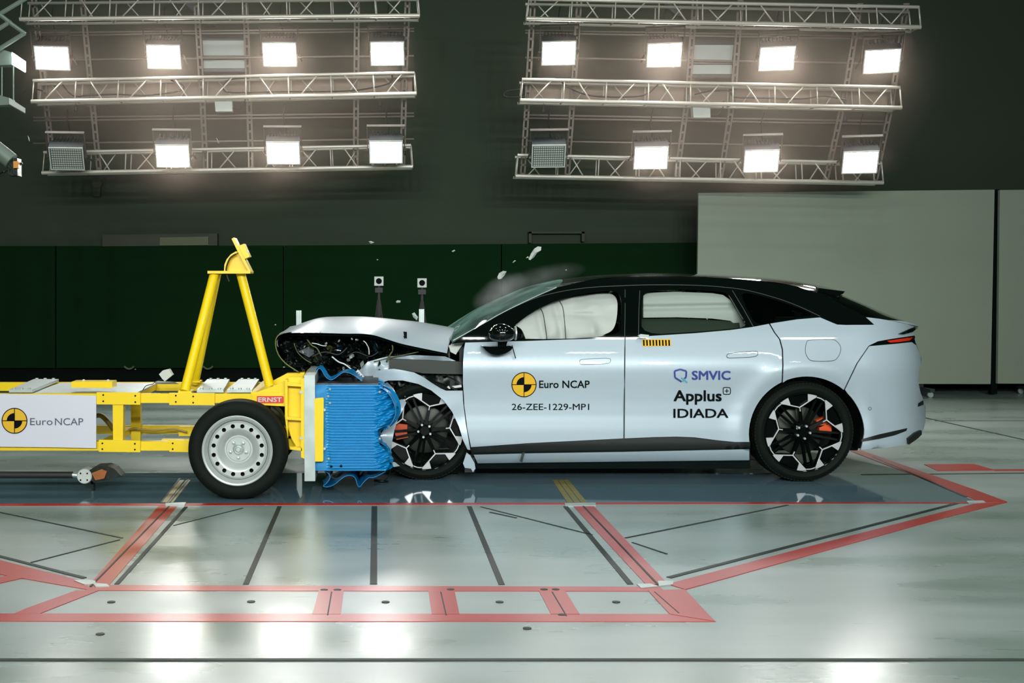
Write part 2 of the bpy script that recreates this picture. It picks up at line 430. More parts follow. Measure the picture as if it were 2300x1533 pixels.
for P in ([(-60, 1131), (2190, 1127), (2230, 1130), (-60, 1136)],
          [(356, 1136), (399, 1136), (245, 1314), (200, 1314)],
          [(215, 1314), (1482, 1318), (1494, 1328), (190, 1326)],
          [(-80, 1378), (90, 1378), (1545, 1379), (1608, 1396), (-80, 1395)],
          [(-80, 1240), (0, 1258), (190, 1306), (208, 1326), (172, 1320), (-80, 1276)],
          [(-80, 1311), (0, 1296), (66, 1283), (88, 1290), (0, 1310), (-80, 1330)],
          [(28, 1380), (60, 1366), (172, 1326), (222, 1326), (90, 1378)],
          [(1288, 1137), (1334, 1137), (1500, 1312), (1452, 1314)],
          [(1500, 1312), (1800, 1232), (2190, 1131), (2262, 1128), (2140, 1158), (1850, 1238), (1540, 1324)],
          [(2262, 1127), (2190, 1100), (1935, 1012), (1910, 1013), (2080, 1078), (2185, 1120), (2196, 1128)],
          [(716, 1327), (772, 1327), (765, 1380), (702, 1380)],
          [(962, 1327), (1021, 1327), (1032, 1380), (970, 1380)],
          [(1211, 1328), (1270, 1328), (1302, 1380), (1238, 1380)],
          [(1455, 1326), (1538, 1324), (1606, 1396), (1505, 1380)],
          [(2075, 1043), (2188, 1042), (2234, 1056), (2105, 1057)],
          [(2234, 1054.5), (2420, 1053.5), (2420, 1056), (2234, 1057)]):
    RZ += .00015; fpoly(RL, P, M_rline, RZ)
for a, b, w, z in (((628, 1137), (552, 1312), .028, .003), ((841, 1137), (839, 1312), .036, .003), ((1054, 1137), (1127, 1313), .03, .003),
                ((424, 1076), (382, 1128), .012, .003), ((404, 1074), (362, 1128), .012, .003), ((418, 1138), (262, 1312), .024, .003), ((1270, 1137), (1416, 1312), .03, .003),
                ((380, 1137), (203, 1318), .010, .0045), ((1310, 1137), (1478, 1314), .012, .0045), ((1502, 1297), (2150, 1130), .03, .003),
                ((1405, 1208), (1770, 1134), .016, .003), ((1080, 1138), (1330, 1201), .012, .003), ((1420, 1218), (1498, 1244), .012, .003),
                ((-40, 1142), (275, 1208), .014, .003), ((268, 1212), (70, 1263), .014, .003), ((-40, 1239), (190, 1298), .028, .003),
                ((390, 1180), (545, 1141), .012, .003), ((-60, 1482), (2360, 1482), .026, .004),
                ((1470, 1330), (1525, 1378), .006, .0045), ((745, 1330), (736, 1382), .006, .0045), ((990, 1330), (1002, 1382), .006, .0045), ((1240, 1330), (1272, 1384), .006, .0045),
                ((1935, 1066), (2420, 1061), .03, .003), ((2078, 938), (2420, 1014), .03, .003), ((2100, 945), (2420, 945), .012, .003),
                ((1960, 1026), (2170, 1116), .02, .0035), ((1100, 1150), (1160, 1163), .016, .003)):
    band('floor_joint', a, b, w, M_groove, z)
# yellow-brown slotted track crossing the lane
for k in range(3):
    xo = k * 16; fpoly('floor_track', [(1240 + xo * .8, 1078), (1251 + xo * .8, 1078), (1290 + xo, 1132), (1276 + xo, 1132)], M_grate, 0.004)
for k in range(2):
    xo = k * 14; fpoly('floor_track', [(404 + xo, 1078), (414 + xo, 1078), (375 + xo, 1128), (362 + xo, 1128)], M_grate, 0.002)
for P in ([(166, 1305), (196, 1303), (214, 1306), (216, 1312), (190, 1314)], [(208, 1311), (240, 1313), (246, 1318), (215, 1319)],
          [(1430, 1313), (1460, 1312), (1478, 1318), (1440, 1322)], [(1478, 1306), (1512, 1306), (1512, 1313), (1480, 1318)],
          [(1268, 1131), (1338, 1130), (1338, 1136), (1270, 1137)], [(372, 1131), (418, 1129), (414, 1136), (372, 1137)],
          [(2170, 1126), (2208, 1125), (2214, 1129), (2176, 1131)]):
    fpoly('joint_plate', P, M_zinc, 0.006)
for x, y in ((866, 1352), (1122, 1352), (1384, 1352), (250, 1352), (564, 1351), (728, 1325), (758, 1325), (1012, 1324), (1222, 1324), (1248, 1324), (1262, 1381), (1184, 1411), (225, 1424)):
    P = fl(x, y); bm = NB()
    prism(bm, [P + Vector((0.019 * math.cos(t * .7), 0.016 * math.sin(t * .7), 0)) for t in range(9)], (0, 0, 0.004)); obj('floor_anchor', bm, M_groove, floor)
# walls
bm = NB(); box(bm, (-16, YW, 0), (18, YW + 0.2, 9.5)); wall = struct(obj('wall_back', bm, M_wallup))
bm = NB(); box(bm, (-16, YW - 0.04, 0), (18, YW, 0.30)); struct(obj('baseboard_back', bm, M_base))
xs = [-420, 125, 637, 1126, 1600]
for i in range(4):
    a, b = xs[i], xs[i + 1]; yt = lambda x: 552 - 7 * max(0, x - 500) / 1000
    bm = NB(); pprism(bm, [(a + 1.5, yt(a)), (b - 1.5, yt(b)), (b - 1.5, 826), (a + 1.5, 826)], YW - 0.12, YW); obj('cladding_panel', bm, M_clad, wall)
M_duct = mat('duct_brown', (46, 50, 34), 0.7); M_slotg = mat('hatch_green', (84, 88, 62), 0.7)
t = thing('wall_cabinet', 'long dark brown cabinet on the back wall above the cladding, left of the yellow mast', 'cabinet', at(358, 552, YW))
bm = NB(); pprism(bm, [(230, 527), (488, 524), (488, 551), (230, 553)], YW - 0.14, YW); obj('cabinet_body', bm, M_duct, t)
bm = NB(); pprism(bm, [(359, 533), (468, 531), (468, 550), (359, 551)], YW - 0.16, YW - 0.14); obj('hatch', bm, M_slotg, t)
t = thing('wall_bracket', 'dark rectangular metal bracket on the back wall behind the smoke', 'bracket', at(1252, 545, YW))
bm = NB()
for P in ([(1188, 520), (1313, 520), (1313, 524), (1188, 524)], [(1188, 520), (1194, 520), (1194, 545), (1188, 545)], [(1307, 520), (1313, 520), (1313, 542), (1307, 542)]): pprism(bm, P, YW - 0.12, YW)
obj('bracket_frame', bm, M_duct, t)
t = thing('wall_fitting', 'small dark fitting on the back wall under the left lamp bank', 'fitting', at(217, 420, YW))
bm = NB(); pprism(bm, arc(217, 412, 11, 0, 360, 14)[:-1], YW - 0.12, YW); pprism(bm, [(208, 420), (226, 420), (224, 441), (210, 441)], YW - 0.09, YW); obj('fitting_body', bm, M_duct, t)
for x, who in ((290, 'nearer the white crash debris box'), (467, 'just right of the yellow mast feet')):
    t = thing('cladding_hook', 'small pale metal hook under the dark cladding, ' + ('left of the white flying block' if x == 290 else 'between the yellow mast legs'), 'hook', at(x, 826, YW - 0.14))
    bm = NB(); tube(bm, [at(x + dx, 822 + 6 * (1 - (dx / 11) ** 2), YW - 0.16) for dx in range(-11, 12, 2)], 0.012, 6); obj('hook_bar', bm, M_slotg, t)
def partition(x0, x1, lab):
    YP = 14.7
    t = thing('partition_panel', lab, 'partition', (at((x0 + x1) / 2, 862, YP).x, YP, 0))
    bm = NB(); P = [(x0 + 3, 433 - (x0 - 1568) * 0.0095), (x1 + 2, 432 - (x1 - 1568) * 0.0095), (x1 - 7, 862), (x0 - 2, 861)]
    pprism(bm, P, YP, YP + 0.05); obj('board', bm, M_part, t, bevel=0.004)
    lo, hi = at(x0, 861, YP), at(x1, 861, YP)
    for X in (lo.x + 0.45, hi.x - 0.9):
        bm = NB(); box(bm, (X - 0.03, YP + 0.05, 0.07), (X + 0.03, YP + 0.10, 1.6)); box(bm, (X - 0.03, YP - 0.25, 0.07), (X + 0.03, YP + 0.35, 0.11)); obj('stand_foot', bm, M_housing, t)
        for dy in (-0.2, 0.3):
            bm = NB(); lathe(bm, [(0, -0.012), (0.035, -0.012), (0.035, 0.012), (0, 0.012)], (X, YP + dy, 0.035), 16); obj('caster', bm, M_zinc, t)
    return t
partition(1566, 2232, 'large pale grey-green partition board standing behind the tail of the car')
partition(2243, 2560, 'pale grey-green partition board at the right edge, right of the black gap')
t = thing('partition_post', 'black upright post in the gap between the two pale partition boards', 'post', (at(2236, 860, 14.78).x, 14.78, 0))
bm = NB(); pprism(bm, [(2233, 425), (2244, 425), (2240, 884), (2226, 884)], 14.78, 14.86); obj('post_bar', bm, M_base, t)
# ================================================================== LAMP BANKS
def truss(px, Y, lab, group):
    x0, t0, b0, x1, t1, b1 = px
    A, B, C_, D = at(x0, b0, Y), at(x1, b1, Y), at(x0 + 4, t0, Y), at(x1 - 4, t1, Y)
    t = thing('lighting_truss', lab, 'truss', (A + B) / 2, group=group); dp = Vector((0, 0.24, 0))
    for (p, q, r) in ((A, B, .024), (C_, D, .019), (A + dp, B + dp, .017), (C_ + dp, D + dp, .017)):
        bm = NB(); tube(bm, [p, q], r, 10); obj('chord', bm, M_truss, t, smooth='auto')
    n = 9
    for i in range(n):
        u0, u1 = i / n, (i + 1) / n
        lo0, lo1, hi0, hi1 = A.lerp(B, u0), A.lerp(B, u1), C_.lerp(D, u0), C_.lerp(D, u1)
        w = 0.5 - (0.17 if i % 2 else 0.22)
        ups = (lo0.lerp(lo1, w), hi0.lerp(hi1, 1 - w)), (lo0.lerp(lo1, 1 - w), hi0.lerp(hi1, w))
        bm = NB(); tube(bm, ups[i % 2], 0.0085, 6); obj('brace', bm, M_truss, t, smooth=True)
        bm = NB(); tube(bm, [p + dp for p in ups[1 - i % 2]], 0.0075, 6); obj('brace', bm, M_truss, t, smooth=True)
        bm = NB(); tube(bm, [lo0.lerp(lo1, .02), hi0.lerp(hi1, .02)], 0.008, 6); tube(bm, [lo0.lerp(lo1, .02), lo0.lerp(lo1, .02) + dp], 0.008, 6)
        tube(bm, [lo0.lerp(lo1, .05) + dp, hi0.lerp(hi1, .05) + dp], 0.008, 6); obj('upright', bm, M_truss, t, smooth=True)
    bm = NB(); tube(bm, [B, D], 0.01, 6); tube(bm, [B, B + dp], .008, 6); tube(bm, [B + dp, D + dp], 0.01, 6); obj('upright', bm, M_truss, t, smooth=True)
    return t
DT, DM, DL = 13.1, 13.5, 13.9
truss((44, -4, 43, 942, -12, 35), DT, 'top aluminium truss of the left lamp bank, cut off by the upper edge', 'trusses of the lamp banks')
truss((70, 181, 228, 935, 163, 210), DM, 'middle aluminium truss of the left lamp bank, under four lit floodlights', 'trusses of the lamp banks')
truss((94, 342, 388, 927, 326, 374), DL, 'lowest aluminium truss of the left lamp bank', 'trusses of the lamp banks')
truss((1182, -2, 42, 2068, 16, 61), DT, 'top aluminium truss of the right lamp bank, just under the upper edge', 'trusses of the lamp banks')
truss((1168, 178, 225, 2025, 196, 242), DM, 'middle aluminium truss of the right lamp bank, under four lit floodlights', 'trusses of the lamp banks')
truss((1158, 348, 395, 1984, 366, 410), DL, 'lowest aluminium truss of the right lamp bank', 'trusses of the lamp banks')
def slotted_rail(P, Y0, lab):
    pts = [at(x, y, Y) for (x, y), Y in zip(P, Y0)]
    t = tag(rail_mesh(pts), lab, 'rail', 'slotted steel rails of the lamp banks')
def rail_mesh(pts):
    bm = NB(); w = 0.021; g = 0.026
    for a, b in zip(pts, pts[1:]):
        L_ = (b - a).length; d = (b - a) / L_; n = max(1, int(L_ / 0.11))
        s = d.cross(Vector((0, 1, 0))).normalized()
        for sg in (-1, 1):
            vs = [a + s * (sg * (g + w) / 2 - w / 2), a + s * (sg * (g + w) / 2 + w / 2), b + s * (sg * (g + w) / 2 + w / 2), b + s * (sg * (g + w) / 2 - w / 2)]
            prism(bm, vs, (0, 0.02, 0))
        for i in range(n + 1):
            c = a + d * (L_ * i / n); vs = [c - s * 0.034 - d * 0.014, c + s * 0.034 - d * 0.014, c + s * 0.034 + d * 0.014, c - s * 0.034 + d * 0.014]
            prism(bm, vs, (0, 0.022, 0))
    o = obj('slotted_rail', bm, M_rail, None, base=(pts[0] + pts[-1]) / 2)
    return o
YR = [DT + .30, DM + .30, DL + .30]
for i, P in enumerate((((75, -10), (100, 205), (117, 345)), ((184, -10), (203, 190), (222, 378)), ((440, -10), (455, 240), (462, 378)), ((550, -10), (557, 170), (564, 375)), ((802, -10), (800, 200), (799, 372)), ((916, -10), (908, 200), (904, 370)))):
    slotted_rail(P, YR, 'slotted upright rail %s of the left lamp bank' % ['at the far left end', 'second from the left', 'left of the pale screen boxes', 'right of the pale screen boxes', 'second from the right end', 'at the right end'][i])
for i, P in enumerate((((1198, -10), (1186, 205), (1174, 390)), ((1302, -10), (1288, 200), (1274, 392)), ((1562, -5), (1545, 215), (1520, 396)), ((1664, 0), (1648, 215), (1618, 398)), ((1932, 10), (1896, 225), (1856, 402)), ((2036, 10), (2003, 230), (1966, 405)))):
    slotted_rail(P, YR, 'slotted upright rail %s of the right lamp bank' % ['at the far left end', 'second from the left', 'left of the pale screen boxes', 'right of the pale screen boxes', 'second from the right end', 'at the right end'][i])
def YRF(y): return (YR[0] + (YR[1] - YR[0]) * (y + 10) / 215 if y < 205 else YR[1] + (YR[2] - YR[1]) * (y - 205) / 165) + .034
def conduit(a, b, Y, lab, r=0.011):
    A, B = at(a[0], a[1], Y), at(b[0], b[1], Y)
    bm = NB(); tube(bm, [A, B], r, 8); o = obj('lamp_crossbar', bm, M_rail, None, smooth=True, base=(A + B) / 2); tag(o, lab, 'bar', 'thin crossbars of the lamp banks')
for side, (xa, xb, s) in (('left', (75, 930, -1)), ('right', (1180, 2030, 1))):
    for y0, Y, w in ((70, DT + .36, 'just under the top truss'), (76, DT + .38, 'second below the top truss'), (131, DM + .36, 'behind the upper floodlights'), (260, DM + .36, 'below the middle truss'), (267, DM + .38, 'second below the middle truss'), (318, DL + .36, 'just above the lowest truss')):
        sh = 18 * (1 if side == 'right' else 0); d = -10 if side == 'left' else 14
        Y = YRF(y0); conduit((xa, y0 + (4 if side == 'left' else -2)), (xb - (y0 * 0.15 if side == 'right' else 0), y0 + (4 if side == 'left' else -2) + d), Y, 'thin metal crossbar of the %s lamp bank, %s' % (side, w))
# --- floodlight prototype, local coordinates: face looks along -Y
def make_lamp(lit, lab):
    t = thing('floodlight', lab, 'floodlight', local=True, group='floodlights of the lamp banks')
    bm = NB(); w, h, d = 0.195, 0.145, 0.27
    f = [(-w, 0, -h), (w, 0, -h), (w, 0, h), (-w, 0, h)]; b = [(-w * .8, d, -h * .75), (w * .8, d, -h * .75), (w * .8, d, h * .75), (-w * .8, d, h * .75)]
    fv = [bm.verts.new(p) for p in f]; mv = [bm.verts.new((p[0], d * .55, p[2])) for p in f]; bv = [bm.verts.new(p) for p in b]
    for A, B in ((fv, mv), (mv, bv)):
        for i in range(4): bm.faces.new((A[i], A[(i + 1) % 4], B[(i + 1) % 4], B[i]))
    bm.faces.new(fv); bm.faces.new(bv)
    obj('housing', bm, M_housing, t, bevel=0.008)
    bm = NB()
    for i in range(9): box(bm, (-w * .8 + i * w * .2 - .004, d * .5, h * .6), (-w * .8 + i * w * .2 + .004, d * .98, h * 1.06))
    obj('cooling_fins', bm, M_housing, t)
    bm = NB(); e = 0.014
    for a_, b_ in (((-w, -.012, h - e), (w, .0, h)), ((-w, -.012, -h), (w, .0, -h + e)), ((-w, -.012, -h + e), (-w + e, 0, h - e)), ((w - e, -.012, -h + e), (w, 0, h - e))): box(bm, a_, b_)
    obj('bezel', bm, M_panelwhite, t)
    bm = NB(); box(bm, (-w + e, -.006, -h + e), (w - e, -.001, h - e))
    if lit: obj('led_panel', bm, M_led, t)
    else:
        g = obj('led_panel', bm, M_trim, t); bm = NB()
        for i in range(14):
            for j in range(9):
                x = -w + .035 + i * (2 * w - .07) / 13; z = -h + .03 + j * (2 * h - .06) / 8; box(bm, (x - .009, -.0085, z - .009), (x + .009, -.006, z + .009))
        obj('led_grid', bm, M_panelwhite, g)
    bm = NB()
    for s in (-1, 1): box(bm, (s * (w + .02) - .004, .02, -.03), (s * (w + .02) + .004, .075, .31)); tube(bm, [(s * w, .05, 0), (s * (w + .035), .05, 0)], .018, 10)
    box(bm, (-w - .024, .02, .306), (w + .024, .075, .312)); obj('yoke', bm, mat('yoke_steel', (72, 68, 62), .6, .2), t)
    bm = NB(); tube(bm, catmull([(0.02, d, .02), (0.03, d + .06, .12), (0.0, d + .03, .3), (0.02, d + .02, .48)], 5), .007, 6); obj('power_cable', bm, M_cable, t, smooth=True)
    bm = NB(); tube(bm, [(0, d * .8, -.12), (0, d * .8 + .42, -.12 - .42 * math.tan(R(33)))], .014, 8); tube(bm, [(-w - .02, .06, 0), (-w - .02, .06 + .45, -.45 * math.tan(R(33)))], .010, 8); tube(bm, [(w + .02, .06, 0), (w + .02, .06 + .45, -.45 * math.tan(R(33)))], .010, 8); obj('mounting_arm', bm, M_housing, t)
    return t
lit0 = make_lamp(True, ''); off0 = make_lamp(False, ''); first = {True: True, False: True}
LAMPS = [(117, 130, DT + .3, 1, 'L', 'lit floodlight at the left end of the upper row of the left lamp bank', 8), (368, 127, DT + .3, 1, 'L', 'lit floodlight just left of the pale screen boxes, upper row of the left bank', 4),
         (628, 122, DT + .3, 1, 'L', 'lit floodlight just right of the pale screen boxes, upper row of the left bank', 0), (870, 120, DT + .3, 1, 'L', 'lit floodlight at the right end of the upper row of the left lamp bank', -3),
         (150, 356, DL - .36, 0, 'L', 'unlit floodlight with black housing at the lower left of the left lamp bank', 6), (388, 350, DL - .36, 1, 'L', 'lit floodlight right beside the unlit one, lower row of the left bank', 4),
         (636, 343, DL - .36, 1, 'L', 'lit floodlight in the middle of the lower row of the left lamp bank', 1), (867, 341, DL - .36, 1, 'L', 'lit floodlight at the right end of the lower row of the left bank', -2),
         (1255, 119, DT + .3, 1, 'R', 'lit floodlight at the left end of the upper row of the right lamp bank', -6), (1492, 123, DT + .3, 1, 'R', 'lit floodlight just left of the pale screen boxes, upper row of the right bank', -9),
         (1745, 131, DT + .3, 1, 'R', 'lit floodlight just right of the pale screen boxes, upper row of the right bank', -12), (1981, 137, DT + .3, 1, 'R', 'lit floodlight at the right end of the upper row of the right lamp bank', -16),
         (1232, 350, DL - .36, 0, 'R', 'unlit floodlight with black housing at the lower left of the right lamp bank', -5), (1462, 354, DL - .36, 1, 'R', 'lit floodlight right beside the unlit one, lower row of the right bank', -8),
         (1710, 361, DL - .36, 1, 'R', 'lit floodlight in the middle of the lower row of the right lamp bank', -12), (1932, 364, DL - .36, 1, 'R', 'lit floodlight at the right end of the lower row of the right bank', -15)]
for px, py, Y, lit, side, lab, yaw in LAMPS:
    src = lit0 if lit else off0; rot = (R(33), R(0), R(yaw)); p = at(px, py, Y)
    if first[bool(lit)]: first[bool(lit)] = False; src.location = p; src.rotation_euler = rot; src['label'] = lab
    else: dup(src, p, rot, lab)
# pale screen boxes and small white boxes
for side, P, lab in (('L', (455, 549, 91, 153), 'pale two-part screen box with dark frame in the middle of the left lamp bank'), ('R', (1556, 1648, 101, 166), 'pale two-part screen box with dark frame in the middle of the right lamp bank')):
    x0, x1, y0, y1 = P; Y = DM + .30; sk = -4 if side == 'R' else 2
    t = thing('screen_box', lab, 'box', at((x0 + x1) / 2, (y0 + y1) / 2, Y), group='pale screen boxes of the lamp banks')
    bm = NB(); pprism(bm, [(x0 - 4, y0 - 14), (x1 + 4, y0 - 14), (x1 + 4 + sk, y1 + 8), (x0 - 4 + sk, y1 + 8)], Y, Y + .12); obj('frame', bm, M_trim, t)
    m_ = (y0 + y1) / 2 + 3
    for a, b in ((y0, m_), (m_ + 9, y1)):
        bm = NB(); pprism(bm, [(x0 + (sk if a > y0 else 0), a), (x1 + (sk if a > y0 else 0), a), (x1 + sk, b), (x0 + sk, b)], Y - .015, Y); obj('pale_panel', bm, M_panelwhite, t)
    bm = NB(); pprism(bm, [(x0 - 6, m_ + 2), (x1 + 6, m_ + 2), (x1 + 6, m_ + 7), (x0 - 6, m_ + 7)], Y - .03, Y - .015); obj('crossbar', bm, M_rail, t)
for P, lab in (([(84, 186), (926, 170), (926, 206), (84, 222)], 'added beige band imitating lamp spill behind the middle truss of the left bank'), ([(1184, 184), (2010, 200), (2010, 236), (1184, 220)], 'added beige band imitating lamp spill behind the middle truss of the right bank')):  # beige boxes added to imitate lamp spill seen between the chords
    bm = NB(); pprism(bm, P, DM + .37, DM + .46); tag(obj('spill_band', bm, mat('spill_beige', (150, 132, 116), .7, var=.3, vscale=3), None, base=at(P[0][0], P[0][1], DM + .37)), lab, 'spill band', 'added spill bands of the lamp banks')
for x, y, lab in ((502, 237, 'small white box hanging under the middle truss of the left lamp bank'), (1576, 251, 'small white box hanging under the middle truss of the right lamp bank')):
    t = thing('junction_box', lab, 'box', at(x, y, DM + .1), group='white boxes under the trusses')
    bm = NB(); pprism(bm, [(x - 20, y - 13), (x + 19, y - 13), (x + 20, y + 13), (x - 18, y + 13)], DM + .1, DM + .2); obj('box_body', bm, M_panelwhite, t, bevel=.004)
    bm = NB(); tube(bm, [at(a, b, DM + .14) for a, b in catmull([(x + 20, y + 6), (x + 34, y + 8), (x + 46, y - 4), (x + 50, y - 24)], 4)], .007, 6); obj('lead', bm, M_cable, t, smooth=True)
def cable(name, P, Y, lab, m=M_cable, r=.009, cat='cable'):
    pts = [at(x, y, Y) for x, y in catmull(P, 5)]
    bm = NB(); tube(bm, pts, r, 6); o = obj(name, bm, m, None, smooth=True, base=pts[0]); tag(o, lab, cat)
cable('power_cable', [(140, 190), (155, 208), (170, 216), (200, 214), (260, 212), (330, 214), (400, 205), (412, 192), (384, 180)], DM + .12, 'dark cable draped inside the left half of the left middle truss')
cable('power_cable', [(560, 176), (512, 180), (505, 205), (560, 208), (620, 206), (680, 206), (760, 205), (820, 200), (876, 186), (880, 165)], DM + .12, 'dark cable draped inside the right half of the left middle truss')
cable('power_cable', [(1180, 217), (1140, 218), (1131, 212), (1140, 204), (1168, 200)], DM + .12, 'dark cable loop sticking out of the left end of the right middle truss')
cable('power_cable', [(1262, 185), (1290, 203), (1330, 215), (1400, 218), (1450, 212), (1478, 190)], DM + .12, 'dark cable draped inside the left half of the right middle truss')
cable('power_cable', [(1560, 212), (1600, 204), (1640, 206), (1650, 218), (1720, 220), (1800, 222), (1850, 216), (1900, 224)], DM + .12, 'dark cable draped inside the right half of the right middle truss')
cable('power_cable', [(40, 235), (52, 208), (75, 200), (95, 204)], DM + .1, 'dark cable linking the left edge rig to the left middle truss')
for x, y, lab in ((170, 243, 'small black plug hanging under the left end of the left middle truss'), (854, 232, 'small black plug hanging under the right end of the left middle truss'), (1221, 246, 'small black plug hanging under the left end of the right middle truss'), (1898, 266, 'small black plug hanging under the right end of the right middle truss')):
    bm = NB(); tube(bm, [at(x, y - 14, DM + .05), at(x, y - 3, DM + .05)], .003, 5); tube(bm, [at(x, y - 4, DM + .05), at(x, y + 6, DM + .05)], .022, 8)
    tag(obj('hanging_plug', bm, M_cable, None, base=at(x, y, DM + .05)), lab, 'plug', 'plugs hanging under the middle trusses')
for xy, lab in ((((405, 0), (470, 58), (482, 58), (432, 0)), 'dark slanting beam behind the top truss of the left lamp bank'), (((1490, 5), (1520, 36), (1536, 36), (1508, 5)), 'dark slanting beam behind the top truss of the right lamp bank')):
    bm = NB(); a, b, c, d = xy
    pprism(bm, [(a[0] - 60, a[1] - 55), b, c, (d[0] - 60, d[1] - 55)], DT + .7, DT + .8); tag(obj('roof_beam', bm, M_housing, None, base=at(*b, DT + .7)), lab, 'beam')
# pantograph hanger and lamps at the left edge
YE = 11.5; M_dull = mat('dull_green_metal', (112, 126, 112), .5, .2); M_ledsoft = mat('led_face_soft', (255, 255, 255), .5, emit=(235, 244, 255), es=8.0)
t = thing('pantograph_hanger', 'pale zigzag scissor arms hanging at the upper left edge', 'hanger', at(10, 100, YE))
for a, b in (((62, -6), (-8, 36)), ((-8, 28), (24, 52)), ((24, 48), (-8, 68)), ((14, 46), (56, 76)), ((56, 74), (-8, 114))):
    A, B = at(*a, YE), at(*b, YE); bm = NB(); tube(bm, [A, B], .022, 8); obj('scissor_arm', bm, M_dull, t)
def side_lamp(P, lab, lit):
    Y = YE - .02; t = thing('edge_floodlight', lab, 'floodlight', at(P[0][0], P[0][1], Y))
    bm = NB(); prism(bm, [at(x, y, Y + i * .08) for i, (x, y) in zip((0, 1, 1, 0), P)], (-0.02, .05, .0)); obj('lamp_face', bm, M_ledsoft if lit else M_panelwhite, t)
    bm = NB(); pprism(bm, [(P[0][0] - 45, P[0][1] + 6), (P[0][0] - 22, P[0][1] - 6), (P[0][0] + 4, P[0][1] + 2), (P[3][0] + 2, P[3][1] + 2), (P[0][0] - 45, P[3][1] + 4)], Y + .06, Y + .2); obj('lamp_housing', bm, M_dull, t)
side_lamp([(27, 117), (58, 138), (58, 161), (28, 143)], 'lit floodlight seen from the side under the scissor arms at the left edge', True)
side_lamp([(20, 219), (57, 243), (57, 254), (20, 233)], 'pale slanting lamp plate below the lit floodlight at the left edge', False)
q = at(40, -8, YE); bm = NB(); tube(bm, [(q.x, YE, q.z), (q.x, YE, 8.5)], .02, 8); obj('hanger_pole', bm, M_dull, t)
t = thing('hanging_rod', 'thin metal rods joining the two lamps at the left edge', 'rod', at(16, 220, YE)); 
for x in (4, 30):
    bm = NB(); tube(bm, [at(x, 140, YE + .1), at(x, 226, YE + .1)], .007, 8); obj('rod', bm, M_dull, t)
t = thing('rig_camera', 'white cylindrical camera with dark mount and amber part at the left edge', 'camera', at(10, 350, YE - 1))
bm = NB(); A = at(-24, 322, YE - 1); B = at(26, 362, YE - 1); tube(bm, [A, B], .075, 20); obj('camera_body', bm, M_dull, t, smooth='auto')
bm = NB(); box(bm, at(18, 394, YE - 1.02), at(48, 358, YE - .9)); obj('camera_mount', bm, M_dark, t, bevel=.01)
bm = NB(); box(bm, at(30, 377, YE - 1.06), at(45, 363, YE - 1.01)); obj('amber_block', bm, M_amber, t, bevel=.006)
bm = NB(); tube(bm, [at(4, 392, YE - 1), at(26, 380, YE - 1), at(50, 366, YE - 1)], .012, 8); tube(bm, [at(10, 388, YE - 1), at(-70, 430, YE - 1)], .02, 8); obj('camera_arm', bm, M_dark, t)
q = at(-70, 430, YE - 1); bm = NB(); tube(bm, [(q.x, q.y, 0), (q.x, q.y, q.z + .3)], .035, 12); box(bm, (q.x - .3, q.y - .3, 0), (q.x + .3, q.y + .3, .02)); obj('camera_stand', bm, M_dark, t)
# ================================================================== TRIPODS, POSTS BEHIND THE CAR
def tripod(x, ytop, lab, yb=880):
    Y = 12.2; s = F / Y; t = thing('target_tripod', lab, 'tripod', (at(x, 700, Y).x, Y, 0), group='black tripods behind the bonnet')
    c = at(x, ytop + 10, Y); h = .048
    bm = NB(); box(bm, (c.x - h, Y, c.z - h), (c.x + h, Y + .03, c.z + h)); tg = obj('target_plate', bm, M_panelwhite, t, bevel=.004)
    bm = NB(); prism(bm, [Vector((c.x + .031 * math.cos(a * math.pi / 12), Y - .002, c.z + .031 * math.sin(a * math.pi / 12))) for a in range(24)], (0, .002, 0)); obj('target_disc', bm, M_ink, tg)
    bm = NB(); box(bm, (c.x - .04, Y - .02, c.z - .12), (c.x + .04, Y + .05, c.z - .07)); tube(bm, [(c.x, Y, c.z - .05), (c.x, Y, c.z - .28)], .014, 10); obj('pan_head', bm, M_cable, t)
    ap = Vector((c.x, Y, c.z - .2))
    for k in range(3):
        a = k * 2 * math.pi / 3 + .5; ft = Vector((c.x + .21 * math.cos(a), Y + .21 * math.sin(a), .0))
        bm = NB(); tube(bm, [ap, ap.lerp(ft, .55)], .017, 8); tube(bm, [ap.lerp(ft, .5), ft + Vector((0, 0, .012))], .012, 8); obj('leg', bm, M_cable, t)
    return t
tripod(851, 621, 'black tripod with white square target, the left one behind the bonnet')
tripod(948, 625, 'black tripod with white square target, the right one nearest the windscreen')
def post(x, yt, Y, lab):
    w = .024; p = at(x, yt, Y); t = thing('aluminium_post', lab, 'post', (p.x, Y, 0), group='slotted aluminium posts behind the car')
    bm = NB()
    for k in (-1, 0, 1): box(bm, (p.x + k * .018 - .006, Y, .012), (p.x + k * .018 + .006, Y + .04, p.z))
    box(bm, (p.x - .02, Y + .01, .012), (p.x + .02, Y + .034, p.z - .003)); obj('post_profile', bm, M_zinc, t)
    bm = NB(); box(bm, (p.x - .12, Y - .1, 0), (p.x + .12, Y + .14, .012)); obj('base_plate', bm, M_zinc, t)
post(671, 697, 11.0, 'slotted aluminium post standing behind the nose of the raised bonnet')
post(947, 694, 11.0, 'slotted aluminium post in front of the right tripod')

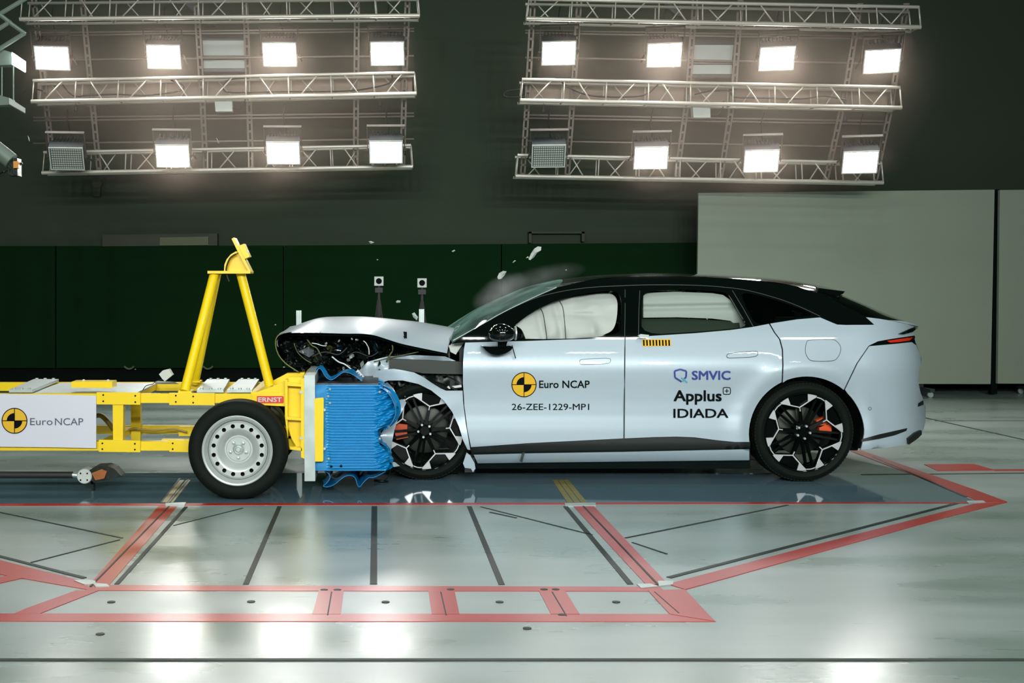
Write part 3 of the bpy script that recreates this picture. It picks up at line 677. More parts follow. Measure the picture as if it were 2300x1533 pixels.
# ================================================================== HAZE ADDED TO IMITATE LAMP BLOOM
def haze(cx, lab):
    c = at(cx, 180, 13.6); rad = (2.9, 1.9, 1.75)
    bm = NB(); bmesh.ops.create_icosphere(bm, subdivisions=3, radius=1)
    for v in bm.verts: v.co = Vector((v.co.x * rad[0], v.co.y * rad[1], v.co.z * rad[2]))
    m = bpy.data.materials.new('lamp_bloom_volume'); m.use_nodes = True; nt = m.node_tree; N = nt.nodes; L = nt.links; N.clear()
    out = N.new('ShaderNodeOutputMaterial'); v = N.new('ShaderNodeVolumeScatter'); v.inputs['Color'].default_value = (1.0, .79, .65, 1); v.inputs['Anisotropy'].default_value = .2
    tc = N.new('ShaderNodeTexCoord'); mp = N.new('ShaderNodeMapping'); mp.inputs['Scale'].default_value = tuple(1 / r for r in rad); L.new(tc.outputs['Object'], mp.inputs['Vector'])
    ln = N.new('ShaderNodeVectorMath'); ln.operation = 'LENGTH'; L.new(mp.outputs[0], ln.inputs[0])
    mr = N.new('ShaderNodeMapRange'); mr.interpolation_type = 'SMOOTHSTEP'; mr.inputs['From Min'].default_value = 1.0; mr.inputs['From Max'].default_value = .35; mr.inputs['To Max'].default_value = 0.078
    L.new(ln.outputs['Value'], mr.inputs['Value']); L.new(mr.outputs['Result'], v.inputs['Density']); L.new(v.outputs[0], out.inputs['Volume'])
    me = bpy.data.meshes.new('lamp_bloom'); bm.to_mesh(me); bm.free(); o = link('lamp_bloom', me, m); o.location = c; tag(o, lab, 'haze'); o['kind'] = 'stuff'
haze(500, 'added thin haze imitating lamp bloom round the left lamp bank'); haze(1600, 'added thin haze imitating lamp bloom round the right lamp bank')
#PART3
# ================================================================== BARRIER TROLLEY
YB = 7.95; YBF = 8.80
tr = thing('barrier_trolley', 'yellow steel crash trolley on wheels with a tall mast, left of the car', 'trolley', (-1.4, 8.4, 0))
def tp(name, P, Y0, Y1, m=M_yellow, par=None, bevel=0.004):
    bm = NB(); pprism(bm, P, Y0, Y1); return obj(name, bm, m, par or tr, bevel=bevel)
zt = at(300, 882, YB).z; zb = at(300, 906, YB).z; zl = at(300, 990, YB).z; zlb = at(300, 1013, YB).z
xl = -4.7; xr = at(688, 900, YB).x
def bolt(P, par, Y, r=.006, m=M_ink):
    bm = NB()
    for x, y in P:
        p = at(x, y, Y); lathe(bm, [(0, -.004), (r, -.004), (r, 0), (0, 0)], p, 8)
    return obj('bolts', bm, m, par)
for near in (True, False):
    Y0 = YB if near else YBF; Y1 = Y0 + .06
    xe = at(640, 900, YB).x
    bm = NB(); box(bm, (xl, Y0 + .008, zb + .004), (xe, Y1, zt - .006)); obj('upper_beam', bm, M_yellow, tr, bevel=.004)
    bm = NB(); box(bm, (xl, Y0 + .008, zlb + .004), (at(600, 1000, YB).x, Y1, zl - .004)); obj('lower_beam', bm, M_yellow, tr, bevel=.004)
def yt(x): return 880.5 + (x - 215) * 0.0085
for a, b in ((217, 315), (380, 482)):
    p = tp('joint_plate', [(a, yt(a)), (b, yt(b)), (b, yt(b) + 27), (a, yt(a) + 27)], YB - .012, YB + .008)
    bolt([(a + 15, yt(a) + 6), (a + 15, yt(a) + 20), (b - 11 if a < 300 else b - 48, yt(b) + 7), (b - 11 if a < 300 else b - 48, yt(b) + 21)] , p, YB - .012)
for a, b in ((222, 315), (380, 440)):
    p = tp('joint_plate', [(a, 987), (b, 989), (b, 1015), (a, 1014)], YB - .012, YB + .008)
    bolt([(a + 8, 995), (a + 8, 1008), (b - 12, 996), (b - 12, 1009)], p, YB - .012)
tp('post', [(253, 906), (277, 907), (276, 990), (254, 989)], YB + .0, YB + .07)
tp('post', [(294, 906), (315, 906), (315, 990), (294, 990)], YBF - .06, YBF + .0)
for x, y0 in ((-3.2, 0), (-2.2, 0), (-1.72, 0), (-1.05, 0)):
    bm = NB(); box(bm, (x - .04, YB + .06, zt - .06), (x + .04, YBF, zt - .012)); obj('cross_member', bm, M_yellow, tr, bevel=.004)
for x in (-3.0, -1.9, -1.1):
    bm = NB(); box(bm, (x - .03, YB + .06, zlb + .01), (x + .03, YBF, zl - .012)); obj('cross_member', bm, M_yellow, tr, bevel=.004)
bm = NB(); box(bm, (at(222, 880, YB).x, YB + .06, zt - .02), (at(300, 880, YB).x, YBF, zt - .008)); obj('deck_plate', bm, M_zinc, tr)
bm = NB(); box(bm, (at(60, 880, YB).x, YB + .06, zt - .02), (at(222, 880, YB).x, YBF, zt - .008)); obj('deck_plate', bm, M_zinc, tr)
# ballast plates lying on the frame
def plate(P, lab, m, n, name='ballast_plate', h=.02, Yn=YB + .03, Yf=YBF + .02):
    # P = near-left x, near-right x, far-left x, far-right x (picture), near y, far y
    nl, nr, fl_, fr, yn, yf = P; za = zt + .0
    A = [at(nl, yn, Yn).x, at(nr, yn, Yn).x, at(fl_, yf, Yf).x, at(fr, yf, Yf).x]
    bm = NB(); prism(bm, [Vector((A[0], Yn, za)), Vector((A[1], Yn, za)), Vector((A[3], Yf, za)), Vector((A[2], Yf, za))], (0, 0, h)); o = obj(name, bm, m, tr, bevel=.003); 
    bm = NB()
    for k in range(n):
        for YY, a, b in ((Yn + .03, A[0], A[1]), (Yf - .03, A[2], A[3])):
            x = a + (b - a) * (k + .5) / n; prism(bm, [Vector((x + .012 * math.cos(q * math.pi / 3), YY + .012 * math.sin(q * math.pi / 3), za + h)) for q in range(6)], (0, 0, .01))
    b_ = obj('bolts', bm, M_zinc, o)
plate((20, 72, 76, 132, 872, 852), '', M_zinc, 3)
plate((442, 502, 466, 516, 878, 857), '', M_zinc, 3)
plate((510, 566, 537, 582, 878, 853), '', M_zinc, 3)
p = tp('yellow_box', [(160, 857), (252, 857), (252, 871), (160, 870)], YB + .1, YB + .24); bolt([(188, 855), (243, 855)], p, YB + .2, .012, M_zinc)
# side board with roundel and words
flat = lambda Y: (lambda x, z: Y)
bd = tp('sign_board', [(-170, 882), (120, 886), (216, 888), (216, 1006), (120, 1004), (-170, 1001)], YB - .022, YB - .014, M_white, bevel=.001)
ncap_logo(32.5, 944.5, 28, flat(YB - .022), bd)
lettering('board_letters', 'Euro', 67.5, 954, 118, flat(YB - .022), mat('grey_ink', (70, 76, 88), .5), bd, cap=16)
lettering('board_letters', 'NCAP', 123.5, 954.3, 187, flat(YB - .022), mat('grey_ink', (70, 76, 88), .5), bd, cap=16)
# front end bracket
g = tp('front_bracket', [(640, 905), (566, 893), (572, 882), (612, 868), (645, 852), (652, 846), (684, 847), (684, 1025), (676, 1028), (676, 1010), (668, 1006), (655, 985), (641, 940)], YB + .01, YB + .03)
tp('front_bracket', [(600, 862), (645, 838), (684, 836), (684, 852), (650, 852), (612, 868), (575, 882), (566, 880)], YBF - .28, YBF - .2)
tp('front_bracket', [(640, 905), (572, 882), (612, 868), (645, 838), (684, 836), (684, 1025), (655, 985), (641, 940)], YBF, YBF + .02)
for Pp in ([(645, 858), (676, 862), (676, 868), (645, 866)], [(643, 935), (676, 939), (676, 944), (643, 942)], [(650, 1002), (678, 1006), (678, 1012), (652, 1009)]): tp('bracket_rib', Pp, YB - .06, YB + .012)
tp('bracket_rib', [(640, 852), (646, 852), (646, 985), (640, 935)], YB - .05, YB + .012)
tp('bracket_flange', [(676, 850), (684, 848), (684, 1030), (676, 1026)], YB - .06, YBF)
tp('bracket_rib', [(566, 884), (640, 884), (640, 912), (566, 908)], YB - .004, YB + .012)
bolt([(677, 880), (677, 983)], g, YB - .06, .012, M_zinc)
lb = tp('maker_label', [(577, 889), (635, 889), (637, 891), (637, 903), (635, 905), (579, 905), (577, 903)], YB - .008, YB - .0045, M_red, bevel=0)
lettering('label_letters', 'ERNST', 580, 902, 633, flat(YB - .008), M_panelwhite, lb, cap=10, bold=.02, off=.001)
bm = NB(); box(bm, at(684, 1080, YB - .07), (at(708, 1080, YB - .07).x, YBF + .1, at(700, 826, YBF).z + .02)); obj('mounting_plate', bm, M_zinc, tr, bevel=.004)
tp('clamp_plate', [(706, 895), (726, 893), (727, 897), (726, 1034), (724, 1036), (708, 1036)], YB - .075, YB - .03)
bolt([(728.5, 920), (728.5, 1007)], tr, YB - .05, .010, M_zinc)
# lower front frame members under beam
for Y0 in (YB + .08, YBF - .08):
    bm = NB(); box(bm, (-1.5, Y0, zlb - .0), (at(684, 1000, YB).x, Y0 + .05, zl)); obj('lower_beam', bm, M_yellow, tr, bevel=.004)
bm = NB(); box(bm, (-1.02, YB + .1, zlb + .1), (-0.8, YBF - .1, zt - .1)); obj('axle_housing', bm, M_dark, tr, bevel=.01)
# cable looms on lower rail
bm = NB(); tube(bm, [at(x, y, YBF - .12) for x, y in catmull([(280, 968), (300, 962), (318, 964), (350, 966), (390, 963), (420, 970)], 4)], .009, 6); tube(bm, [at(x, y, YBF - .1) for x, y in catmull([(200, 940), (225, 932), (245, 950), (256, 965)], 4)], .02, 6); obj('cable_loom', bm, mat('dirty_yellow', (150, 125, 40), .5, var=.3, vscale=20), tr, smooth=True)
# mast
Ym = YB + .04; Ymf = YBF - .02; Ymc = (Ym + Ymf) / 2
mast = tr
top = Ymc
def leg(a, b, r=.034):
    bm = NB(); tube(bm, [a, b], r, 20); obj('mast_leg', bm, M_yellow, tr, smooth='auto')
leg(at(415, 878, Ym), at(482, 613, top - .05)); leg(at(437, 860, Ymf), at(487, 613, top + .05))
leg(at(606, 866, Ymc), at(540, 611, top))
bm = NB(); box(bm, (at(402, 880, Ym).x, Ym - .04, zt), (at(432, 880, Ym).x, Ym + .06, zt + .012)); obj('mast_foot', bm, M_yellow, tr)
bm = NB(); box(bm, (at(415, 860, Ymf).x, Ymf - .05, zt), (at(452, 860, Ymf).x, Ymf + .06, zt + .012)); obj('mast_foot', bm, M_yellow, tr)
bm = NB(); box(bm, (at(578, 866, Ymc).x, YB, zt - .02), (at(636, 866, Ymc).x, YBF, zt + .008)); obj('mast_foot', bm, M_yellow, tr)
tp('mast_plate', [(466, 608), (562, 608), (562, 614), (466, 614)], top - .11, top + .11)
tp('tilt_quadrant', [(505, 608), (506, 596), (511, 584), (519, 574), (530, 567), (536, 565), (563, 607), (562, 610), (505, 610)], top - .02, top + .02)
tp('quadrant_rim', [(503, 609), (504, 594), (509, 582), (518, 571), (530, 564), (536, 565), (530, 569), (520, 577), (513, 586), (509, 598), (508, 609)], top - .06, top + .06)
tp('tilt_plate', [(520, 536), (525, 533), (531, 545), (564, 611), (559, 611), (535, 567)], top - .09, top + .09)
tp('tilt_block', [(535, 552), (548, 547), (561, 576), (549, 581)], top - .06, top + .06)
bm = NB(); tube(bm, [at(556, 561, top - .065), at(558, 566, top - .065)], .006, 6); obj('bolts', bm, M_zinc, tr)
bm = NB(); tube(bm, [at(x, y, top - .07) for x, y in catmull([(530, 570), (518, 578), (511, 592), (508, 606), (511, 622), (515, 632)], 4)], .006, 6); obj('mast_cable', bm, M_cable, tr, smooth=True)
# wheels
def tyre_prof(r, w, ri): # outer radius, width, rim radius ; y = 0 is the outer face
    return [(ri, .012), (ri + .012, -.002), (ri + (r - ri) * .45, -.012), (r - .03, -.006), (r - .008, .012), (r, .034), (r, w - .034), (r - .008, w - .012), (r - .03, w + .006), (ri + .02, w + .006), (ri, w - .01)]
def tyre(name, c, r, w, ri, par, groove=True):
    bm = NB(); lathe(bm, tyre_prof(r, w, ri), c, 96, close=True); t = obj(name, bm, M_rubber, par, smooth='auto')
    bm = NB(); n = 84
    for k in range(n):
        a = 2 * math.pi * k / n; u = Vector((math.cos(a), 0, math.sin(a))); tt = Vector((-math.sin(a), 0, math.cos(a)))
        for (ya, yb, sk) in ((.006, .055, .35), (.068, w / 2 - .006, .15), (w / 2 + .006, w - .068, -.15), (w - .055, w - .006, -.35)):
            q = []
            for yy, rr in ((ya, (r - .010 if ya < .02 else r)), (yb, (r - .010 if yb > w - .02 else r))):
                for s in (-1, 1): q.append(Vector(c) + u * (rr - .006) + tt * (s * r * math.pi / n * .72 + sk * (yy - ya) * .3) + Vector((0, yy, 0)))
            vs = [bm.verts.new(p) for p in (q[0], q[1], q[3], q[2])]; vt = [bm.verts.new(p + u * .0085) for p in (q[0], q[1], q[3], q[2])]
            bm.faces.new(vt)
            for i in range(4): bm.faces.new((vs[i], vs[(i + 1) % 4], vt[(i + 1) % 4], vt[i]))
    obj('tread_blocks', bm, M_rubber, t)
    return t
def steel_wheel(c, flip=False):
    r = .337; w = .205; c = Vector(c); s = len([1 for o in tr.children if o.name.startswith('trolley_wheel')])
    wh = bpy.data.objects.new('trolley_wheel', None); COL.objects.link(wh); wh.parent = tr; OFF[wh.name] = OFF[tr.name]
    bm = NB(); lathe(bm, tyre_prof(r, w, .235), c, 96, close=True); ty = obj('tyre', bm, M_rubber, wh, smooth='auto')
    bm = NB(); lathe(bm, [(.236, .004), (.240, -.004), (.234, -.008), (.224, -.004), (.218, .01), (.205, .03), (.200, .055), (.196, .15), (.23, .19), (.236, .19)], c, 96, close=True); obj('rim', bm, M_steel, wh, smooth='auto')
    # dished disc with 16 holes
    bm = NB(); n = 192; hole = .0145; rh = .166
    prof = [(.200, .040), (.190, .028), (.183, .024)]
    lathe(bm, prof, c, n)
    # ring between r=.149 and r=.183 with holes: CDT
    pts = []; ed = []
    def addloop(L_):
        s_ = len(pts); pts.extend(Vector(p) for p in L_); ed.extend([(s_ + i, s_ + (i + 1) % len(L_)) for i in range(len(L_))])
    addloop([(.183 * math.cos(2 * math.pi * k / n), .183 * math.sin(2 * math.pi * k / n)) for k in range(n)])
    addloop([(.149 * math.cos(2 * math.pi * k / n), .149 * math.sin(2 * math.pi * k / n)) for k in range(n)])
    hc = [(rh * math.cos(2 * math.pi * (k + .5) / 16), rh * math.sin(2 * math.pi * (k + .5) / 16)) for k in range(16)]
    for hx, hz in hc: addloop([(hx + hole * math.cos(2 * math.pi * k / 18), hz + hole * math.sin(2 * math.pi * k / 18)) for k in range(18)])
    vs, es, fs, *_ = delaunay_2d_cdt(pts, ed, [], 0, 1e-7); V = [bm.verts.new(c + Vector((v.x, .024, v.y))) for v in vs]
    for t in fs:
        cx = sum(vs[i].x for i in t) / 3; cz = sum(vs[i].y for i in t) / 3; rr = math.hypot(cx, cz)
        if .149 < rr < .183 and all(math.hypot(cx - a, cz - b) > hole * .97 for a, b in hc): bm.faces.new([V[i] for i in t])
    lathe(bm, [(.149, .024), (.140, .026), (.125, .036), (.108, .062), (.095, .078), (.086, .078), (.081, .070), (.040, .070)], c, n)
    obj('wheel_disc', bm, M_steel, wh, smooth='auto')
    bm = NB(); lathe(bm, [(0, .052), (.014, .052), (.018, .058), (.024, .060), (.028, .058), (.032, .064), (.040, .070)], c, 40); obj('hub_cap', bm, M_zinc, wh, smooth='auto')
    for k in range(5):
        a = R(90 + 72 * k + 35); bm = NB(); lathe(bm, [(0, -.02), (.010, -.018), (.011, 0), (.013, .004)], c + Vector((.056 * math.cos(a), .068, .056 * math.sin(a))), 6); obj('wheel_bolt', bm, M_zinc, wh)
    bm = NB(); lathe(bm, [(0, .10), (.19, .10), (.19, .15), (0, .15)], c, 48); obj('brake_drum', bm, M_engine, wh)
    return wh
YT = 7.77
steel_wheel((at(533, 1014, YT).x, YT, .338)); steel_wheel((at(533, 1014, YT).x, 9.02, .338))
steel_wheel((-4.1, YT, .338)); steel_wheel((-4.1, 9.02, .338))
for x in (at(533, 1014, YT).x, -4.1):
    bm = NB(); tube(bm, [(x, YT + .1, .338), (x, 9.1, .338)], .035, 12); obj('axle', bm, M_dark, tr)
# ================================================================== DEFORMABLE BARRIER (blue aluminium)
ba = thing('barrier_block', 'crushed blue ribbed aluminium barrier block between the trolley and the front wheel', 'barrier', at(780, 1060, 8.0))
YN = 7.93
redge = pchip([(862, 850), (872, 864), (885, 874), (900, 882), (915, 887), (930, 889), (943, 884), (955, 872), (960, 858), (966, 849), (980, 850), (995, 852), (1005, 860), (1018, 872), (1032, 876), (1046, 874), (1057, 866)])
bm = NB(); rows = []; NR = 330; NCc = 40
for j in range(NR + 1):
    y = 863.5 + (1056.5 - 863.5) * j / NR; xe = redge(y); rowp = []
    for i in range(NCc + 1):
        t_ = i / NCc; x = 708 + (xe - 708) * t_
        ph = (y - 866) / 6.35 * 2 * math.pi
        rib = 0.5 + 0.5 * math.cos(ph); rib = rib ** 0.6
        w_in = max(0, min(1, (x - 737) / 2.0)) * max(0, min(1, (850 - x) / 6))
        d = -rib * 0.010 * w_in
        if x > 845: # crushed pleats
            u = (x - 845) / 45
            d += .03 * math.sin(u * 9 + y * .22) * min(1, u * 2) + .012 * math.sin((y + x * .35) * .75) + .06 * u * u
        if y < 866 or y > 1054: d = 0.0
        d += .004 * noise.noise(Vector((x * .05, y * .05, 3)))
        rowp.append(at(x, y, YN + d))
    rows.append(rowp)
loft(bm, rows); 
obj('ribbed_face', bm, M_blue, ba, smooth=True)
bm = NB(); NY = 14
top_r = [at(x, 863.5, YN) for x in (708, 740, 780, 820, 850)]; 
def back(p, i): return p + Vector((0, .95 * i / NY, 0))
b2 = NB(); loft(b2, [[back(p, i) + Vector((0, .012, 0)) for p in top_r] for i in range(NY + 1)]); obj('top_shade', b2, M_engine, ba)  # black sheet painted as the shade inside the hollow block
bot = [at(708 + (866 - 708) * k / 6, 1056.5, YN) for k in range(7)]; loft(bm, [[back(p, i) for p in bot] for i in range(NY + 1)])
rf = []
for j in range(0, 41):
    y = 863.5 + 193 * j / 40; rf.append([at(redge(y), y, YN + .05) + Vector((.03 * math.sin(i * 1.9 + j * .7) - .05 * i / NY, .95 * i / NY, 0)) for i in range(NY + 1)])
loft(bm, rf); bk = [[at(708, 863.5 + 193 * j / 4, YN) + Vector((0, .95 * i / 4, 0)) for i in range(5)] for j in range(5)]; loft(bm, bk)
obj('crushed_core', bm, M_blue, ba, smooth=False)
def sheet(name, P, Y0, Y1, m, thick=.004, amp=0.02, par=ba, n=10, tilt=0.0):
    pts = catmull(P, 6); bm = NB()
    loft(bm, [[at(x + amp * 900 * noise.noise(Vector((x * .02, j * .5, 1))) * (j / n), y + tilt * j / n, Y0) + Vector((0, (Y1 - Y0) * j / n, 0)) for x, y in pts] for j in range(n + 1)])
    solid(bm, thick); return obj(name, bm, m, par, smooth='auto')
sheet('top_sheet', [(712, 862), (711, 840), (716, 828), (722, 831), (731, 846), (742, 853), (752, 850), (766, 839), (776, 836), (790, 840), (806, 851), (822, 863), (834, 868), (850, 866)], 8.22, 8.5, M_blue)
bm = NB(); pprism(bm, [(714, 863), (714, 842), (722, 836), (735, 852), (752, 854), (772, 841), (790, 844), (815, 862), (826, 866)], 8.53, 8.6); obj('core_shade', bm, M_engine, ba)  # black panel standing in for the shade under the blue sheet
sheet('bottom_sheet', [(728, 1057), (738, 1062), (742, 1073), (734, 1085), (727, 1091), (738, 1092), (752, 1086), (764, 1076), (776, 1068), (790, 1067), (799, 1074), (803, 1087), (808, 1092), (816, 1082), (828, 1072), (842, 1070), (866, 1058)], 8.0, 8.5, M_blue)
sheet('side_flap', [(852, 868), (866, 876), (878, 890), (887, 910), (889, 930), (880, 950), (866, 966)], 7.9, 8.1, M_blue, amp=.03)
bm = NB()
for x, y in ((744, 1047, ), (766, 1046)): lathe(bm, [(0, -.004), (.009, -.004), (.009, 0), (0, 0)], at(x, y, YN - .012), 10)
obj('rivet_hole', bm, M_ink, ba)
bm = NB()
for x, y in ((741, 874), (737, 890), (853, 880), (738, 1030), (741, 905), (873, 958), (853, 985)): lathe(bm, [(0, -.008), (.008, -.004), (.010, 0), (0, 0)], at(x, y, YN - .006), 8)
obj('rivet', bm, M_zinc, ba)
# ================================================================== TOW ARM ON THE FLOOR
ta = thing('tow_arm', 'black towing tube with pale round clamp and dark wedge, low under the trolley', 'tow arm', (at(60, 1085, 8.1).x, 8.1, 0))
Yt = 8.1
bm = NB(); tube(bm, [(-4.6, Yt, at(80, 1065, Yt).z), at(163, 1066, Yt)], .024, 14); obj('tube', bm, M_cable, ta, smooth='auto')
bm = NB(); tube(bm, [at(162, 1066, Yt), at(176, 1067, Yt)], .016, 10); obj('neck', bm, M_zinc, ta)
bm = NB(); c = at(189, 1069.5, Yt - .05); lathe(bm, [(0, 0), (.048, 0), (.053, .006), (.053, .10), (0, .10)], c, 28); cl_ = obj('round_clamp', bm, M_panelwhite, ta, smooth='auto')
bm = NB()
for dx, dy in ((-8, -7), (7, -7), (-8, 8), (7, 8)): lathe(bm, [(0, -.003), (.006, -.003), (.006, 0), (0, 0)], at(189 + dx, 1069.5 + dy, Yt - .05), 8)
obj('bolts', bm, M_ink, cl_)
bm = NB(); pprism(bm, [(200, 1056), (215, 1047), (240, 1046), (256, 1052), (272, 1068), (268, 1071), (240, 1078), (214, 1084), (202, 1078)], Yt - .04, Yt + .10); obj('wedge', bm, M_dark, ta, bevel=.005)
bm = NB(); pprism(bm, [(206, 1062), (228, 1053), (240, 1058), (234, 1074), (214, 1078)], Yt - .055, Yt - .035); obj('rusty_cheek', bm, mat('rusty_orange', (150, 84, 30), .6, var=.4, vscale=25), ta, bevel=.003)
bm = NB(); box(bm, at(200, 1087, Yt + .0), at(214, 1076, Yt + .06)); box(bm, (at(205, 1090, Yt).x, Yt, .001), (at(210, 1090, Yt).x, Yt + .05, at(205, 1080, Yt).z)); obj('guide_foot', bm, M_dark, ta)
bm = NB(); tube(bm, [at(268, 1069, Yt), at(420, 1070, Yt + .04), at(560, 1071, Yt + .08)], .004, 6); obj('tow_rope', bm, M_cable, ta)
#PART4
# ================================================================== CAR
YC = 9.40
car = thing('car', 'pale grey-blue hatchback with black roof, its front end crushed and bonnet buckled up', 'car', (2.0, YC, 0))
prof = pchip([(0.1, 8.58), (0.17, 8.50), (0.24, 8.462), (0.30, 8.450), (0.37, 8.450), (0.44, 8.455), (0.51, 8.461), (0.58, 8.462), (0.68, 8.454), (0.77, 8.440), (0.83, 8.434), (0.87, 8.437), (0.92, 8.448), (0.97, 8.466), (1.02, 8.489), (1.08, 8.521), (1.2, 8.60), (1.35, 8.70), (1.5, 8.82), (1.6, 8.92)])
WFx, WRx = at(955, 975, 8.47).x, at(1807, 975, 8.47).x
def ycar(x, z):
    y = prof(z)
    if x > 3.55: y += 0.40 * ((x - 3.55) / 0.64) ** 2.5 * (1.0 + 0.25 * (z - 0.8))
    if x < 0.9: y += 0.10 * ((0.9 - x) / 0.9) ** 2
    r = math.hypot(x - WRx, z - 0.37)
    y -= 0.018 * math.exp(-((r - 0.485) / 0.075) ** 2) * (1 if z > .25 else 0)
    return y
def S(name, P, m, parent=car, sm=0, **k):
    return surf(name, catmull(P, sm, closed=True) if sm else P, k.pop('yf', ycar), m, parent, **k)
ARCH = [(1812 + 130 * math.cos(R(a)), 975 - 130 * math.sin(R(a))) for a in range(0, 181, 5)]
archL = [p for p in ARCH if p[0] < 1756]; archR = [p for p in ARCH if p[0] > 1761]
front_door = S('front_door', [(1045, 769), (1100, 767.5), (1180, 765.5), (1300, 761.5), (1402.5, 757.5), (1401.5, 870), (1400, 984), (1300, 989), (1180, 995), (1090, 1001.5), (1058, 1003.5), (1050, 965), (1043, 910), (1040, 860), (1040, 815), (1042, 785)], M_paint, mirror=True)
rear_door = S('rear_door', [(1405, 757.4), (1480, 753), (1560, 748), (1640, 741), (1690, 734), (1727, 727), (1738, 746), (1750, 762), (1756, 785), (1757, 820), (1755.5, 858)] + archL + [(1683, 992), (1650, 992), (1610, 988), (1560, 981.5), (1520, 980), (1470, 981), (1403, 984)], M_paint, mirror=True)
quarter = S('quarter_panel', [(1730, 726.4), (1790, 717), (1842, 712.5), (1862, 721), (1880, 728.5), (1900, 729.5), (1964, 729), (1945, 712), (1972, 715), (2000, 719.5), (2034, 727), (2054, 733), (2052, 745), (2054, 753), (2000, 761), (1972, 766), (1951, 776), (1924, 815), (1895, 875)] + [p for p in archR if p[0] < 1893] + [(1758.5, 859), (1760, 820), (1759, 785), (1753, 762), (1741, 746)], M_paint, mirror=True)
bumper = S('rear_bumper', [(1953, 777), (2010, 772), (2048, 768), (2058, 775), (2068, 798), (2069, 815), (2064, 835), (2062, 855), (2068, 882), (2077, 905), (2079, 925), (2078, 948), (2070, 972), (2054, 990), (2030, 999), (1990, 1005), (1933, 1010), (1936, 1000), (1941, 975)] + [p for p in archR if p[0] >= 1899 and p[1] < 970] + [(1898, 875), (1927, 815)], M_paint, mirror=True)
S('bumper_insert', [(1935, 986), (1975, 975), (2038, 961), (2036, 967), (2010, 977), (1975, 985), (1935, 992)], M_blackp, bumper, off=-.004, mirror=True, thick=.003)
S('corner_vent', [(2063, 905), (2074, 898), (2075, 908), (2062, 913)], M_gloss, bumper, off=-.006, thick=.003)
marks('parking_sensor', ribbon(arc(1954, 917, 3.4, 0, 360, 12), .9), ycar, M_trim, bumper, .003)
S('sill_strip', [(1064, 1021), (1180, 1018), (1400, 1014.5), (1683, 1008.5), (1683, 1033), (1400, 1036), (1180, 1038.5), (1073, 1040)], M_paint, off=-.012, mirror=True)
S('rocker_panel', [(1056, 1001), (1400, 981), (1520, 977), (1600, 984), (1685, 990), (1685, 1052), (1064, 1052)], M_blackp, off=.02, mirror=True)
S('tail_lamp', [(1953, 775.5), (1972, 766), (2000, 761), (2054, 753), (2056, 758), (2048, 768), (2010, 772)], M_gloss, off=.006, mirror=True, thick=.02)
tl = [o for o in car.children if o.name.startswith('tail_lamp')][0]
S('red_lens', [(1992, 765), (2020, 761), (2051, 757), (2044, 764), (2020, 767.5), (2000, 769)], M_tail, tl, off=-.002, thick=.003)
S('spoiler_lip', [(2020, 749), (2044, 738), (2063, 731), (2061, 737), (2050, 745), (2030, 750)], M_gloss, off=-.02, thick=.03, mirror=True)
S('fog_pod', [(2040, 985), (2056, 972), (2070, 966), (2071, 975), (2062, 984), (2042, 998)], M_blackp, off=-.03, thick=.1)
# rear arch lip: flat dark liner seen in the arch
def liner(cx, cz, y0, y1, r, a0=-18, a1=198, par=car):
    bm = NB(); n = 40; rows = []
    for y in (y0, y1): rows.append([Vector((cx + r * math.cos(R(a0 + (a1 - a0) * k / n)), y, max(0.16, cz + r * math.sin(R(a0 + (a1 - a0) * k / n))))) for k in range(n + 1)])
    v = loft(bm, rows); c = bm.verts.new((cx, y1, max(.16, cz)))
    for k in range(n): bm.faces.new((v[1][k], v[1][k + 1], c))
    obj('wheel_liner', bm, M_engine, par)
liner(WRx, .37, 8.50, 8.86, .425); liner(WRx, .37, 10.30, 9.94, .425)
liner(WFx + .02, .37, 8.62, 8.9, .43, 25, 198); liner(WFx, .37, 10.30, 9.94, .425)
# black greenhouse with window openings
WF = chaik([(1120, 763), (1150, 736), (1180, 711), (1215, 689.5), (1255, 673), (1300, 661), (1350, 654), (1380, 653), (1392, 660), (1397, 685), (1395, 720), (1391, 758)])
WR_ = chaik([(1441, 752), (1441, 700), (1443, 665), (1450, 655), (1500, 650.5), (1560, 650.5), (1625, 655), (1638, 661), (1660, 700), (1681, 733.5), (1640, 738.5), (1560, 745.5)])
WQ = chaik([(1661, 655), (1700, 662), (1750, 676), (1800, 694), (1830, 708), (1790, 714.5), (1740, 722), (1699, 731), (1680, 698)])
gh = S('side_frame', [(1016, 771), (1045, 768.5), (1100, 767), (1230, 763.5), (1403, 757), (1560, 747.5), (1660, 738), (1730, 725.5), (1790, 716.5), (1842, 711.7), (1862, 720), (1880, 727.6), (1900, 728.5), (1962, 728), (1944, 711), (1905, 690), (1865, 669), (1820, 652), (1780, 641), (1700, 630), (1600, 623), (1500, 620), (1400, 622), (1330, 628), (1250, 646), (1200, 668), (1130, 703), (1070, 737)], M_gloss, holes=[WF, WR_, WQ], mirror=True, thick=.03, off=.004)
S('rear_side_window', WR_, G_clear, off=.016, mirror=True, thick=0)
S('quarter_window', WQ, G_dark, off=.014, mirror=True, thick=0)
marks('window_trim', ribbon(catmull([(1100, 719), (1130, 701), (1200, 670), (1252, 656), (1300, 648), (1350, 643.5), (1450, 639.5), (1550, 640), (1620, 644), (1680, 652), (1750, 671), (1800, 690), (1842, 710)], 5), 1.3), ycar, M_trim, gh, -.001)
marks('windscreen_trim', ribbon(catmull([(1018, 764), (1070, 735), (1130, 701), (1200, 667), (1250, 645)], 5), 1.6), ycar, M_zinc, gh, .004)
marks('pillar_seam', ribbon([(1403, 757), (1404, 700), (1404, 650)], 1.2) + ribbon([(1434, 755), (1435, 700), (1437, 652)], 1.2) + ribbon([(1645, 652), (1668, 690), (1692, 733)], 1.4), ycar, M_trim, gh, -.001)
